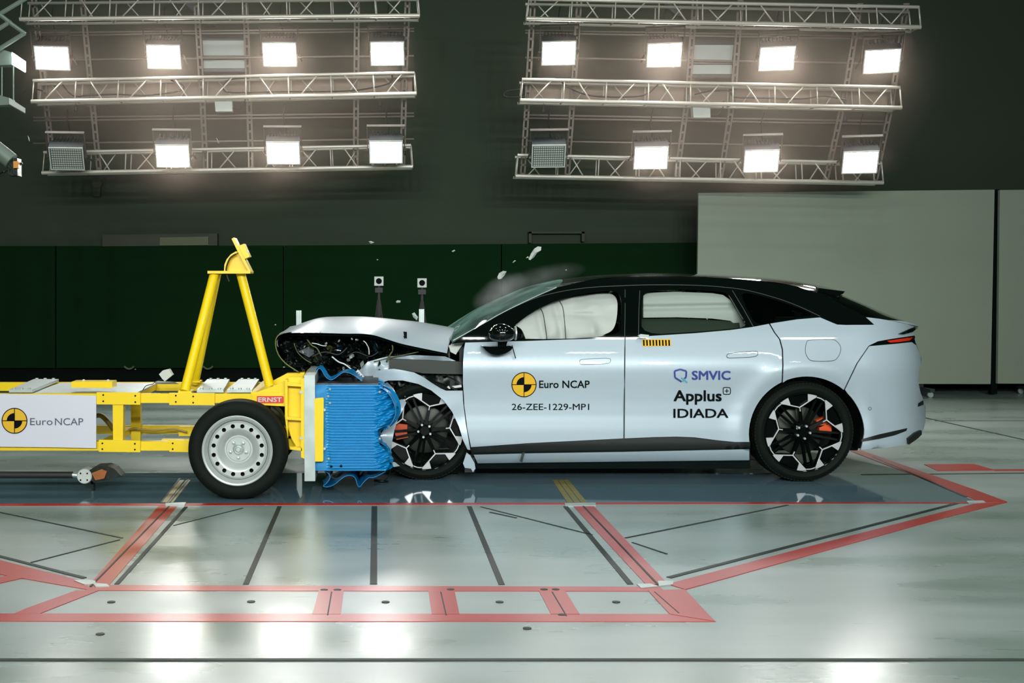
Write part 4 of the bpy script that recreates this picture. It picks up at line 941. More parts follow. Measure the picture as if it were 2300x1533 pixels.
# roof, windscreen, hatch
def span(name, near, cen, m, n=10, p=1.0, solid_t=0.0, par=car, far=True, ypar=None):
    rows = []
    for (nx, ny), (cx, cy) in zip(near, cen):
        A = proj(nx, ny, ypar or (lambda x, z: ycar(x, z) + .006)); C = at(cx, cy, YC); r = []
        for i in range(n + 1):
            t = i / n; s = math.sin(t * math.pi / 2) ** p; y = A.y + (C.y - A.y) * t
            r.append(Vector((A.x + (C.x - A.x) * s, y, A.z + (C.z - A.z) * s)))
        if far: r += [Vector((q.x, 2 * YC - q.y, q.z)) for q in r[-2::-1]]
        rows.append(r)
    bm = NB(); loft(bm, rows)
    if solid_t: solid(bm, solid_t)
    return obj(name, bm, m, par, smooth=True if not solid_t else 'auto')
def res2(P, n):
    Q = catmull(P, 8); d = [0]
    for a, b in zip(Q, Q[1:]): d.append(d[-1] + math.hypot(b[0] - a[0], b[1] - a[1]))
    out = []
    for k in range(n + 1):
        t = d[-1] * k / n; i = 0
        while i < len(d) - 2 and d[i + 1] < t: i += 1
        u = (t - d[i]) / ((d[i + 1] - d[i]) or 1); out.append((Q[i][0] + (Q[i + 1][0] - Q[i][0]) * u, Q[i][1] + (Q[i + 1][1] - Q[i][1]) * u))
    return out
span('windscreen', res2([(1016, 770), (1070, 736), (1130, 702), (1200, 667), (1250, 645)], 14), res2([(1000, 748), (1045, 714), (1084, 689), (1132, 667), (1193, 642), (1258, 627)], 14), G_wind, p=.8)
span('roof', res2([(1250, 645), (1330, 627.5), (1400, 621.5), (1500, 619.5), (1600, 622.5), (1700, 629.5), (1780, 640.5), (1865, 668)], 24), res2([(1258, 627), (1330, 618), (1400, 614.5), (1480, 613), (1600, 616.5), (1700, 622), (1780, 631), (1860, 646)], 24), M_gloss, p=.75)
span('rear_glass', res2([(1865, 668), (1905, 689), (1944, 710.5), (1998, 718.5)], 8), res2([(1868, 660), (1920, 681), (1962, 700), (2003, 717)], 8), M_gloss, p=.6)
span('tail_deck', res2([(1998, 718.5), (2030, 725.5), (2054, 732)], 4), res2([(2001, 717), (2022, 724), (2040, 731)], 4), M_paint, p=.6)
bm = NB(); rows = []
for t in [i / 12 for i in range(13)]:
    y = 8.80 + (2 * YC - 2 * 8.80) * t; bow = 0.06 * math.sin(math.pi * t); zz = .02 * math.sin(math.pi * t)
    A = at(1838, 646, 8.80); B = at(1898, 654, 8.80); B2 = at(1894, 659, 8.80); C_ = at(1876, 668, 8.80); D = at(1838, 664, 8.80)
    rows.append([Vector((q.x + bow, y, q.z + zz)) for q in (A, B, B2, C_, D)])
v = loft(bm, rows, closed=True); bm.faces.new(v[0]); bm.faces.new(v[-1][::-1]); obj('roof_spoiler', bm, M_gloss, car, smooth='auto')
# rear end closing surface
sil = catmull([(2054, 733), (2052, 745), (2056, 768), (2068, 798), (2069, 815), (2064, 835), (2062, 855), (2068, 882), (2077, 905), (2079, 925), (2078, 948), (2070, 972), (2054, 990), (2030, 999)], 2)
rows = []
for x, y in sil:
    A = proj(x, y, ycar); r = []
    for i in range(15):
        t = i / 14; r.append(Vector((A.x + .14 * math.sin(math.pi * t), A.y + (2 * YC - 2 * A.y) * t, A.z)))
    rows.append(r)
bm = NB(); loft(bm, rows); obj('tailgate', bm, M_paint, car, smooth=True)
# underbody, cabin floor, firewall
bm = NB(); box(bm, (-.35, 8.88, .19), (3.9, 9.92, .42)); box(bm, (.72, 8.58, .2), (2.66, 10.22, .34)); box(bm, (.72, 8.7, .34), (2.66, 10.1, .44))
box(bm, (.55, 8.66, .4), (.62, 10.14, .95)); box(bm, (2.7, 8.9, .4), (2.78, 9.9, 1.0)); box(bm, (3.85, 8.95, .2), (3.95, 9.85, 1.0)); obj('underbody', bm, M_engine, car)
bm = NB()
for x in (2.2, 2.45, 2.62, 2.9): tube(bm, [(x, 8.9, .14), (x + .06, 8.9, .20)], .03, 8)
tube(bm, [(.9, 9.1, .17), (3.8, 9.1, .17)], .03, 8); obj('exhaust_pipe', bm, M_dark, car)
def rbox(name, a, b, m, par=car, bev=.05, rot=None, piv=None):
    bm = NB(); box(bm, a, b, rot, piv); return obj(name, bm, m, par, bevel=bev, smooth='auto')
rbox('dashboard', (.75, 8.75, .70), (1.12, 10.05, 1.04), M_blackp)
for x in (1.45, 2.45):
    for y in (8.78, 9.52):
        rt = Matrix.Rotation(R(14), 3, 'Y')
        rbox('seat_cushion', (x - .1, y, .42), (x + .42, y + .5, .58), M_blackp)
        rbox('seat_back', (x + .36, y, .52), (x + .50, y + .5, 1.14), M_blackp, rot=rt, piv=(x + .42, y, .52))
        rbox('head_rest', (x + .50, y + .12, 1.14), (x + .60, y + .38, 1.28), M_blackp, rot=rt, piv=(x + .55, y, 1.14))
bm = NB(); c = at(1178, 742, 8.95); pts = [c + Vector((.07 * math.sin(a), .18 * math.cos(a), .17 * math.sin(a))) for a in [2 * math.pi * k / 24 for k in range(25)]]; tube(bm, pts, .014, 8, caps=False); obj('steering_wheel', bm, M_blackp, car, smooth=True)
# airbags behind the windows
def bagf(x, z):
    b = .075
    s1 = at(1221, 730, 8.6).x; s2 = at(1263, 730, 8.6).x; xx = x - (1.2 - z) * .16
    s1 -= .2 * .16 * .6; s2 -= .2 * .16 * .6
    b += .030 * (math.exp(-((xx - s1) / .03) ** 2) + math.exp(-((xx - s2) / .03) ** 2))
    cx, cz = at(1318, 730, 8.6).x, at(1318, 735, 8.6).z
    b -= .05 * math.exp(-(((x - cx) / .16) ** 2 + ((z - cz) / .07) ** 2)) - .045 * math.exp(-(((x - cx + .01) / .10) ** 2 + ((z - cz - .09) / .022) ** 2)) + .03 * math.exp(-(((x - cx - .04) / .035) ** 2 + ((z - cz + .01) / .05) ** 2))
    b += .03 * noise.noise(Vector((x * 8, z * 9, 0))) + .05 * math.exp(-((z - .99) / .05) ** 2)
    b += .12 * max(0, (z - 1.30)) / .12 * .35
    return ycar(x, z) + b
fb = S('front_airbag', chaik([(1150, 728), (1176, 714), (1200, 699), (1256, 673), (1300, 664), (1345, 658), (1366, 657.5), (1379, 662), (1387, 674), (1387, 700), (1383, 728), (1374, 744), (1354, 752), (1344, 762), (1336, 770), (1184, 772), (1178, 752), (1170, 736)]), M_bag, yf=bagf, step=.014, mirror=True, thick=.06)
marks('airbag_seam', ribbon(catmull([(1214, 692), (1220, 705), (1224, 728), (1229, 765)], 4), 1.8) + ribbon(catmull([(1256, 675), (1264, 690), (1268, 720), (1271, 765)], 4), 1.8), bagf, M_trim, fb, .003)
def bagr(x, z):
    z0 = at(1520, 690, 8.7).z + (x - 2.2) * .02
    b = .07 + .035 * math.exp(-((z - z0) / .022) ** 2) + .5 * abs(z - z0 - .055) ** 2 * (1 if z > z0 else 1.8) * 3
    return ycar(x, z) + b
S('rear_airbag', [(1445, 664), (1453, 657), (1520, 655), (1600, 658), (1624, 662), (1640, 673), (1660, 705), (1677, 736), (1657, 742), (1650, 727), (1640, 720), (1600, 715), (1520, 712), (1445, 713)], M_bag, yf=bagr, step=.009, mirror=True, thick=.05)
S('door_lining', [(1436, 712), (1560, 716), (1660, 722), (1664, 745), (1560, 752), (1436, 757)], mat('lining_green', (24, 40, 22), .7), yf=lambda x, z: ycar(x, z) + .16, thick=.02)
# mirror
c = at(1128, 748, 8.27); bm = NB(); bmesh.ops.create_uvsphere(bm, u_segments=28, v_segments=18, radius=1)
for v in bm.verts:
    x, y, z = v.co; sx = .098 * (1 - .12 * z); v.co = c + Vector((x * sx * (1 if x < 0 else 1.0), y * .09, (z * .070 if z > 0 else z * .064) * (1 - .1 * x)))
mi = obj('door_mirror', bm, M_gloss, car, smooth=True)
bm = NB(); lathe(bm, [(0, 0), (.05, 0), (.05, .01), (0, .01)], (0, 0, 0), 20)
for v in bm.verts: v.co = c + Vector((.092 + v.co.y, v.co.x * 1.2 + .02, v.co.z * 1.0))
obj('mirror_glass', bm, M_zinc, mi)
bm = NB(); pprism(bm, [(1083, 777), (1100, 778), (1146, 776), (1153, 779), (1148, 786), (1136, 793), (1118, 797), (1102, 794), (1091, 786)], 8.36, 8.50); pprism(bm, [(1118, 766), (1140, 766), (1136, 780), (1118, 780)], 8.33, 8.42); obj('mirror_foot', bm, M_gloss, mi, bevel=.004)
bm = NB(); tube(bm, [at(1150, 775, 8.36), at(1158, 804, 8.40)], .004, 6); obj('loose_wire', bm, M_cable, mi)
# handles, flap, seams, stickers
for P in ([(1302, 809), (1307, 806), (1366, 803.5), (1372, 806), (1371, 813), (1365, 816.5), (1306, 818.5), (1302, 815)], [(1632, 797), (1638, 792.5), (1697, 787.5), (1703, 790), (1702, 797), (1695, 801), (1638, 804), (1633, 802)]):
    d = front_door if P[0][0] < 1400 else rear_door
    P = chaik([P[0], P[2], P[4], P[6]], 3, .12) if False else chaik(P, 2)
    h = S('door_handle', P, M_paint, d, off=-.004, thick=.004); marks('handle_seam', ribbon(P, 1.2, closed=True), ycar, M_trim, h, .0052)
P = [(1812, 768), (1822, 763), (1868, 762), (1880, 767), (1888, 778), (1887, 792), (1880, 804), (1868, 810), (1826, 810), (1814, 802), (1809, 788)]
h = S('fuel_flap', P, M_paint, quarter, sm=3, off=-.002, thick=.002); marks('flap_seam', ribbon(catmull(P, 3, closed=True), 1.1, closed=True), ycar, M_trim, h, .0032)
st = marks('scale_sticker', [[(1442, 762), (1507, 761), (1507.5, 776), (1443, 778)]], ycar, M_logoy, rear_door, .002)
marks('sticker_bars', [[(1444 + i * 7.1, 763), (1447.6 + i * 7.1, 763), (1448.2 + i * 7.1, 776), (1444.8 + i * 7.1, 776)] for i in range(9)], ycar, M_ink, st, .003)
marks('door_gap_line', ribbon([(1403, 757), (1402.2, 870), (1401, 984)], 1.2), ycar, M_trim, front_door, .001)
ncap_logo(1177, 863.4, 27.2, ycar, front_door)
lettering('door_letters', 'Euro NCAP', 1211, 870.6, 1324.5, ycar, M_ink, front_door, cap=16.5, bold=.014)
lettering('test_number', '26-ZEE-1229-MP1', 1149.5, 920.2, 1323.5, ycar, M_ink, front_door, cap=14.2, bold=.004)
lettering('blue_letters', 'SMVIC', 1554, 852, 1641, ycar, M_inkblue, rear_door, cap=19.5, bold=.022)
lettering('black_letters', 'Applus', 1513, 900, 1621, ycar, M_ink, rear_door, cap=24, bold=.022)
lettering('black_letters', 'IDIADA', 1512.5, 937.5, 1636, ycar, M_ink, rear_door, cap=20, bold=.016)
sh_o = [(1513.5, 832), (1527.5, 827.5), (1543.5, 832), (1543.5, 845), (1538, 853)]; sh_l = [(1528, 858), (1514, 846), (1513.5, 832)]
marks('shield_emblem', ribbon([(1515, 833), (1528, 829), (1541.5, 833), (1541, 846), (1537, 851)], 4) + ribbon([(1531, 857), (1516, 847.5), (1515, 833)], 4), ycar, M_inkblue, rear_door)
marks('shield_tail', ribbon([(1530, 848), (1544, 859)], 3.4) + ribbon([(1539, 850), (1533, 857)], 2.5), ycar, M_inkteal, rear_door, .004)
marks('plus_emblem', ribbon(catmull([(1626, 870), (1638, 870), (1640.5, 873), (1640.5, 882), (1638, 885), (1627, 885), (1624.5, 882), (1624.5, 873)], 3, closed=True), 1.8, closed=True) + ribbon([(1628, 877.5), (1637, 877.5)], 1.8) + ribbon([(1632.5, 873), (1632.5, 882)], 1.8), ycar, M_ink, rear_door)
# ------------------------------------------------------------------ wheels of the car
def alloy(c, a0, caliper_angs, with_tread=True, far=False):
    c = Vector(c); sgn = -1 if far else 1
    wh = bpy.data.objects.new('wheel', None); COL.objects.link(wh); wh.parent = car; OFF[wh.name] = OFF[car.name]
    def fin(bm):
        if far: bmesh.ops.scale(bm, verts=bm.verts, vec=(1, -1, 1), space=Matrix.Translation(-c))
        return bm
    r = .368; w = .245
    bm = NB(); lathe(bm, tyre_prof(r, w, .292), c, 110, close=True); ty = obj('tyre', fin(bm), M_rubber, wh, smooth='auto')
    if with_tread:
        bm = NB(); n = 90
        for k in range(n):
            a = 2 * math.pi * k / n; u = Vector((math.cos(a), 0, math.sin(a))); tt = Vector((-math.sin(a), 0, math.cos(a)))
            for (ya, yb, sk) in ((.010, .06, 1.2), (.072, .118, .8), (.130, .176, -.8), (.188, .235, -1.2)):
                q = [c + u * (r - (.012 if (yy < .02 or yy > .23) else .004)) + tt * (s * .0085 + sk * (yy - ya) * .4) + Vector((0, yy, 0)) for yy in (ya, yb) for s in (-1, 1)]
                q = [q[0], q[1], q[3], q[2]]; vs = [bm.verts.new(p) for p in q]; vt = [bm.verts.new(p + u * .0085) for p in q]; bm.faces.new(vt)
                for i in range(4): bm.faces.new((vs[i], vs[(i + 1) % 4], vt[(i + 1) % 4], vt[i]))
        obj('tread_blocks', fin(bm), M_rubber, ty)
    bm = NB(); lathe(bm, [(.293, .006), (.290, -.002), (.284, .002), (.280, .012), (.268, .05), (.262, .16), (.285, .22), (.293, .22)], c, 90, close=True); obj('rim', fin(bm), M_gloss, wh, smooth='auto')
    bm = NB(); lathe(bm, [(.0, .11), (.17, .11), (.18, .115), (.18, .14), (.17, .145), (0, .145)], c, 60); obj('brake_disc', fin(bm), M_disc, wh, smooth='auto')
    bm = NB()
    for a in caliper_angs:
        for k in (-9, 9):
            aa = R(a + k); p = c + Vector((.175 * math.cos(aa), .055, .175 * math.sin(aa))); rot = Matrix.Rotation(-aa, 3, 'Y')
            box(bm, p - Vector((.045, 0, .028)), p + Vector((.045, .05, .028)), rot=rot, piv=p)
    obj('brake_caliper', fin(bm), M_orange, wh, bevel=.008)
    P2 = lambda rr, a, y=0.0: c + Vector((rr * math.cos(R(a)), y, rr * math.sin(R(a))))
    def bar(bm, a, b, w0, w1, y0, y1, t=.02):
        d = (b - a); d.y = 0; d.normalize(); s = Vector((-d.z, 0, d.x)); A = Vector((a.x, c.y + y0, a.z)); B = Vector((b.x, c.y + y1, b.z))
        prism(bm, [A + s * w0, B + s * w1, B - s * w1, A - s * w0], (0, t, 0))
    bm = NB()
    for k in range(5):
        a = a0 + 72 * k
        bar(bm, P2(.03, a), P2(.188, a), .015, .012, .035, .012, .03)
        for s in (-1, 1): bar(bm, P2(.188, a), P2(.272, a + s * 27), .011, .011, .014, .006, .03)
        for s in (-1, 1): bar(bm, P2(.05, a + 36 + s * 14), P2(.278, a + 36 + s * 5.5), .010, .007, .035, .012, .028)
        bar(bm, P2(.27, a + 27), P2(.27, a + 45), .009, .009, .006, .006, .03)
        # closed gloss cell between the arms of one Y
        q = [P2(.20, a), P2(.272, a - 24), P2(.280, a - 12), P2(.280, a + 12), P2(.272, a + 24)]
        prism(bm, [Vector((p.x, c.y + .022, p.z)) for p in q], (0, .02, 0))
    lathe(bm, [(0, .022), (.034, .022), (.040, .028), (.066, .036), (.074, .05), (.074, .09), (0, .09)], c, 40)
    obj('spokes', fin(bm), M_wheelblack, wh, smooth='auto', bevel=.0018)
    bm = NB()
    for k in range(5):
        a = a0 + 72 * k
        bar(bm, P2(.158, a), P2(.19, a), .0035, .0035, .010, .009, .004)
        for s in (-1, 1):
            bar(bm, P2(.188, a), P2(.266, a + s * 26), .0042, .0042, .009, .003, .006)
            m_ = P2(.188, a).lerp(P2(.272, a + s * 27), .52)
            q = [m_, P2(.284, a + s * 15), P2(.285, a + s * 22), P2(.284, a + s * 29), P2(.268, a + s * 28)]
            prism(bm, [Vector((p.x, c.y + .002, p.z)) for p in q], (0, .008, 0))
        q = [P2(.270, a + 28), P2(.278, a + 30), P2(.280, a + 36), P2(.278, a + 42), P2(.270, a + 44), P2(.273, a + 36)]
        prism(bm, [Vector((p.x, c.y + .002, p.z)) for p in q], (0, .006, 0))
    obj('machined_face', fin(bm), M_silver, wh)
    for k in range(5):
        bm = NB(); lathe(bm, [(0, .012), (.008, .012), (.010, .02), (.010, .04)], P2(.048, a0 + 36 + 72 * k), 10); obj('wheel_nut', fin(bm), M_zinc, wh, smooth='auto')
    return wh
alloy((WFx, 8.545, .368), 79, (183,)); alloy((WRx, 8.47, .368), 101, (16,))
alloy((WFx, 2 * YC - 8.50, .368), 30, (180,), False, True); alloy((WRx, 2 * YC - 8.47, .368), 80, (20,), False, True)
# ------------------------------------------------------------------ crushed front
def yfr(x, z): return ycar(x, z) + .01
fender = S('front_fender', [(838, 842), (845, 833), (862, 829), (885, 828), (905, 831), (930, 836), (950, 846), (972, 861), (990, 872), (1002, 877), (1039, 877), (1040, 900), (1046, 950), (1055, 1002), (1056, 1010), (1050, 1009), (1040, 988), (1031, 958), (1016, 925), (996, 898), (968, 876), (940, 862), (905, 854), (872, 854), (848, 862), (838, 866)], M_paint, yf=lambda x, z: ycar(x, z) - .028 + .022 * noise.noise(Vector((x * 5, z * 5, 2))), step=.02)
S('fender_shard', [(884, 908), (896, 898), (904, 896), (913, 903), (906, 918), (894, 940), (886, 965), (881, 990), (878, 1015), (872, 1008), (866, 1000), (857, 998), (852, 985), (859, 968), (868, 955), (882, 935)], M_paint, fender, yf=lambda x, z: 8.40 + .05 * math.sin(z * 14) + .1 * (x + .1), thick=.006)
S('fender_shard', [(856, 864), (870, 858), (884, 872), (892, 888), (898, 900), (888, 908), (880, 888), (868, 872)], M_paint, fender, yf=lambda x, z: 8.42 + .06 * math.sin(z * 30), thick=.006)
S('fender_shard', [(1048, 1016), (1056, 1022), (1066, 1040), (1068, 1052), (1062, 1060), (1058, 1052), (1044, 1050), (1040, 1040)], M_paint, fender, yf=lambda x, z: 8.42 + .2 * (x - .7), thick=.008)
S('fender_shard', [(876, 1036), (888, 1038), (898, 1046), (886, 1048), (876, 1046)], M_paint, fender, yf=lambda x, z: 8.44, thick=.006)
S('upper_side_member', [(874, 808), (880, 806), (1037, 812), (1040, 836), (1040, 840), (950, 838), (905, 830), (874, 830)], mat('grey_green_metal', (24, 34, 24), .5, .1), yf=lambda x, z: 8.58, thick=.10)
S('side_cavity', [(900, 830), (1041, 834), (1041, 872), (998, 876), (960, 855)], M_engine, yf=lambda x, z: 8.66 + .03 * noise.noise(Vector((x * 12, z * 12, 7))), thick=.03)
S('inner_wing', [(800, 838), (826, 812), (870, 800), (930, 797), (1000, 800), (1028, 812), (880, 812), (872, 830), (846, 834), (832, 856), (812, 862)], M_paint, yf=lambda x, z: 8.64 + .06 * noise.noise(Vector((x * 9, z * 9, 4))), step=.015, thick=.01)
S('cowl_piece', [(1008, 776), (1030, 768), (1042, 769), (1030, 786), (1024, 796), (1012, 790)], M_panelwhite, yf=lambda x, z: 8.62, thick=.02)
S('hinge_pillar', [(1014, 772), (1044, 768), (1040, 790), (1038, 815), (1010, 812), (1006, 795)], M_engine, yf=lambda x, z: 8.66, thick=.05)
# buckled bonnet
Lw = res2([(622, 752), (655, 747.5), (700, 747), (745, 748), (780, 749), (810, 749), (838, 752), (862, 759), (900, 771), (950, 782), (1004, 793)], 40)
Tp = res2([(628, 748), (655, 735), (690, 721), (722, 713), (765, 711), (810, 711), (850, 713.5), (890, 717.5), (935, 722), (980, 729), (1026, 737.5)], 40)
rows = []
for k, ((lx, ly), (tx, ty)) in enumerate(zip(Lw, Tp)):
    A = at(lx, ly, 8.56 + .015 * math.sin(k * .2)); C_ = at(tx, ty, 9.30); r = []
    for i in range(13):
        t = i / 12; s = math.sin(t * math.pi / 2) ** .8; r.append(Vector((A.x + (C_.x - A.x) * t, A.y + (C_.y - A.y) * t, A.z + (C_.z - A.z) * s)))
    for i in range(1, 13):
        t = i / 12; r.append(Vector((C_.x + .02 * t, C_.y + .85 * t, C_.z - (C_.z - A.z) * .8 * t ** 2)))
    rows.append(r)
bm = NB(); loft(bm, rows); solid(bm, -.012) if False else None
bon = obj('bonnet', bm, M_paint, car, smooth=True)
rows2 = [[p + Vector((.004, .012, -.02)) for p in r] for r in rows]; bm = NB(); loft(bm, rows2); obj('bonnet_liner', bm, M_engine, bon, smooth=True)
S('bonnet_tear', [(906, 744), (914, 745), (914, 760), (908, 758)], M_ink, bon, yf=lambda x, z: 8.62, thick=.004)
for x, y in ((908, 757), (906, 778), (912, 777)):
    bm = NB(); pprism(bm, [(x - 2, y - 3), (x + 1, y - 2), (x + 2, y + 3), (x, y + 3)], 8.60, 8.62); obj('dirt_chip', bm, M_ink, bon)
# front fascia torn loose under the bonnet
fp = res2([(652, 745), (630, 750), (621, 758), (619, 772), (622, 788), (630, 803), (642, 816), (656, 826), (672, 836)], 24)
bm = NB(); loft(bm, [[at(x + (2 + 26 * (j / 14) ** 1.2) + 3 * noise.noise(Vector((j * .5, y * .05, 0))), y - 4 * j / 14, 8.5 + 1.7 * j / 14) for x, y in fp] for j in range(15)])
obj('front_fascia', bm, M_gloss, car, smooth=True)
bm = NB(); tube(bm, [at(x, y, 8.49) for x, y in fp[3:]], .005, 6); obj('fascia_edge', bm, mat('olive_edge', (92, 100, 50), .35), car, smooth=True)
def engf(x, z):
    v = Vector((x * 6, z * 7, 1.5)); return 8.82 + .16 * noise.noise(v) + .07 * noise.noise(v * 3.1) + .03 * noise.noise(v * 8)
S('engine_bay', [(624, 756), (700, 748), (790, 748), (860, 758), (1008, 792), (1012, 800), (1040, 812), (1040, 880), (960, 900), (905, 960), (880, 1000), (860, 1000), (850, 865), (735, 852), (712, 840), (668, 836), (640, 814), (626, 795)], M_engine, yf=engf, step=.014, thick=.02)
random.seed(11)
def shard(cx, cy, Y, s, m, name, par=car, elong=1.0, ang=None, th=.01):
    n = random.randint(4, 6); a0 = random.random() * 6.28 if ang is None else ang; P = []
    for i in range(n):
        a = 2 * math.pi * i / n; rr = s * random.uniform(.55, 1.1); x, y = rr * math.cos(a) * elong, rr * math.sin(a)
        P.append((cx + x * math.cos(a0) - y * math.sin(a0), cy + x * math.sin(a0) + y * math.cos(a0)))
    bm = NB(); pts = [at(x, y, Y + random.uniform(-.03, .03)) for x, y in P]; prism(bm, pts, (random.uniform(-.01, .01), th, random.uniform(-.01, .01))); bmesh.ops.triangulate(bm, faces=bm.faces)
    return obj(name, bm, m, par)
M_olive = mat('olive_plastic', (70, 74, 34), .35, var=.4, vscale=30)
M_teal = mat('dark_teal', (8, 28, 34), .35, .1)
def crumple(cx, cy, Y, w, h, m, name, par=car, amp=.03):
    a0 = random.random() * 3.14; ca, sa = math.cos(a0), math.sin(a0); sd = random.random() * 50; n = 7; bm = NB(); rows = []
    for j in range(n + 1):
        r = []
        for i in range(n + 1):
            u = (i / n - .5) * w * (1 + .3 * noise.noise(Vector((j * .6, sd, 0)))); v = (j / n - .5) * h * (1 + .3 * noise.noise(Vector((i * .6, sd, 3))))
            q = Vector((i * .8, j * .8, sd)); r.append(at(cx + u * ca - v * sa + 2.5 * noise.noise(q), cy + u * sa + v * ca + 2.5 * noise.noise(q + Vector((9, 0, 0))), Y + amp * 2 * noise.noise(q + Vector((0, 9, 0)))))
        rows.append(r)
    loft(bm, rows); return obj(name, bm, m, par)
for i in range(46):
    t = random.random(); x = 650 + 225 * t; y = 766 + random.random() * (52 if x < 700 else 84) * (.9 - .3 * t) + 8 * t
    crumple(x, y, 8.68 + random.random() * .12, random.uniform(14, 46), random.uniform(6, 18), random.choice([M_engine, M_gloss, M_dark, M_engine, M_olive, M_blackp, M_teal, M_dark]), 'crumpled_part')
for i in range(9):
    t = random.random(); a = at(660 + 200 * t, 775 + random.random() * 60, 8.72); d = Vector((random.uniform(-1, 1), random.uniform(-.3, .3), random.uniform(-.6, .6))).normalized()
    bm = NB(); tube(bm, [a, a + d * random.uniform(.04, .09)], random.uniform(.012, .028), 14); obj('engine_canister', bm, random.choice([M_engine, M_dark, M_gloss]), car, smooth='auto')
for i in range(16):
    t = random.random(); x = 660 + 210 * t; y = 762 + random.random() * (60 if x < 700 else 90) * (.9 - .3 * t) + 8 * t
    shard(x, y, 8.66 + random.random() * .1, random.uniform(4, 13), random.choice([M_engine, M_gloss, M_dark, M_engine, M_olive, M_blackp, M_teal, M_gloss, M_engine]), 'crushed_fragment', elong=random.uniform(1, 2.6), th=.03)
for i in range(15):
    shard(random.uniform(770, 860), random.uniform(800, 858), 8.58 + random.random() * .06, random.uniform(2, 6), random.choice([M_paint, M_zinc, M_panelwhite, M_dark, M_zinc]), 'crumpled_metal', elong=random.uniform(1, 2.4))
for i in range(20):
    shard(random.uniform(872, 930), random.uniform(858, 900), 8.56 + random.random() * .06, random.uniform(2, 8), random.choice([M_dark, M_engine, M_olive, M_trim, M_dark, M_zinc]), 'crumpled_metal', elong=random.uniform(1, 2.4))
for x, y, s in ((732, 772, 3), (762, 764, 2.5), (790, 760, 2), (736, 783, 1.6), (681, 791, 2), (720, 745, 1.5), (800, 762, 3), (683, 780, 2)): shard(x, y, 8.6, s, M_panelwhite, 'light_speck')
for P, m_ in ((((690, 762), (700, 775), (712, 782), (722, 800)), M_olive), (((745, 800), (760, 812), (775, 818), (790, 830)), M_zinc), (((868, 812), (875, 798), (882, 786), (881, 774)), M_olive), (((816, 765), (822, 770), (828, 782), (829, 796)), M_panelwhite),
              (((660, 770), (668, 790), (684, 806), (700, 815)), M_olive), (((700, 770), (712, 772), (724, 776), (734, 776)), M_zinc), (((840, 812), (870, 804), (900, 798), (940, 790)), M_olive), (((780, 800), (800, 790), (830, 800), (850, 790)), M_cable), (((700, 800), (730, 790), (760, 796), (780, 780)), M_cable)):
    bm = NB(); tube(bm, [at(x, y, 8.62) for x, y in catmull(list(P), 4)], random.uniform(.004, .008), 6); obj('torn_hose', bm, m_, car, smooth=True)
tg = S('paper_tag', [(796, 838), (804, 829), (820, 848), (812, 856)], M_white, yf=lambda x, z: 8.55, thick=.002)
marks('tag_marks', ribbon([(800, 838), (805, 836)], 1.6) + ribbon([(803, 842), (808, 839)], 1.6) + ribbon([(808, 847), (813, 843)], 2), lambda x, z: 8.55, M_ink, tg)
for i in range(16):
    bm = NB(); a = R(random.uniform(20, 170)); rr = random.uniform(.38, .43); p = Vector((WFx + .02 + rr * math.cos(a), 8.66, .37 + rr * math.sin(a))); box(bm, p - Vector((.03, 0, .015)), p + Vector((.03, .04, .015)), rot=Matrix.Rotation(random.random() * 3, 3, 'Y')); obj('torn_liner_piece', bm, M_dark, car)
bm = NB(); tube(bm, [at(x, y, 8.45) for x, y in catmull([(878, 1050), (874, 1066), (866, 1076), (852, 1082), (846, 1078)], 4)], .004, 6); tube(bm, [at(840, 1078, 8.45), at(872, 1082, 8.45)], .01, 6); obj('dangling_wire', bm, M_dark, car, smooth=True)
bm = NB(); box(bm, at(1044, 1060, 8.52), at(1062, 1012, 8.7)); obj('broken_bracket', bm, M_engine, car)
bm = NB(); pprism(bm, [(1168, 1036), (1174, 1016), (1179, 1015), (1173, 1038)], 8.40, 8.42); obj('stuck_splinter', bm, M_dark, car)
bm = NB(); pprism(bm, [(1434, 754), (1440, 750), (1458, 752), (1456, 757), (1438, 758)], 8.46, 8.49); obj('foam_scrap', bm, M_panelwhite, car)
bm = NB(); pprism(bm, [(1004, 869), (1008, 866), (1012, 872), (1009, 873)], 8.42, 8.44); pprism(bm, [(1015, 867), (1036, 864), (1037, 869), (1022, 871)], 8.42, 8.44); obj('light_speck', bm, M_panelwhite, car)
# ================================================================== FLYING DEBRIS
def flake(P, Y, lab, name='debris_flake', cat='debris', m=M_bag, g='flying debris'):
    c = at(P[0][0], P[0][1], Y); bm = NB(); n = len(P)
    a = [bm.verts.new(at(x, y, Y + .015 * math.sin(i * 2.1))) for i, (x, y) in enumerate(P)]; cc = at(sum(p[0] for p in P) / n, sum(p[1] for p in P) / n, Y - .012); k = bm.verts.new(cc); k2 = bm.verts.new(cc + Vector((0, .02, 0)))
    for i in range(n): bm.faces.new((a[i], a[(i + 1) % n], k)); bm.faces.new((a[(i + 1) % n], a[i], k2))
    o = obj(name, bm, m, None, base=cc.copy()); tag(o, lab, cat, g); return o
def sp(x, y, r): return [(x + r * 1.2 * math.cos(a * 1.05), y + r * .8 * math.sin(a * 1.05)) for a in range(6)]
flake([(1117, 622), (1121, 613), (1130, 608), (1138, 609), (1134, 617), (1126, 626), (1119, 627)], 8.9, 'rounded white flake in the air just above the smoke by the windscreen')
flake([(1187, 582), (1193, 568), (1200, 558), (1208, 553), (1216, 554), (1215, 562), (1206, 568), (1199, 578), (1191, 584)], 8.9, 'long white splinter in the air above the windscreen, the largest flying piece')
flake([(1181, 579), (1186, 575), (1188, 579)], 8.9, 'tiny white chip touching the lower end of the long white splinter')
flake([(828, 542), (833, 541), (841, 544), (834, 547), (832, 547)], 8.9, 'small white flake high up, above the left target tripod')
flake([(889, 677), (893, 674), (900, 675), (899, 679), (891, 680)], 8.9, 'small white flake between the two tripods')
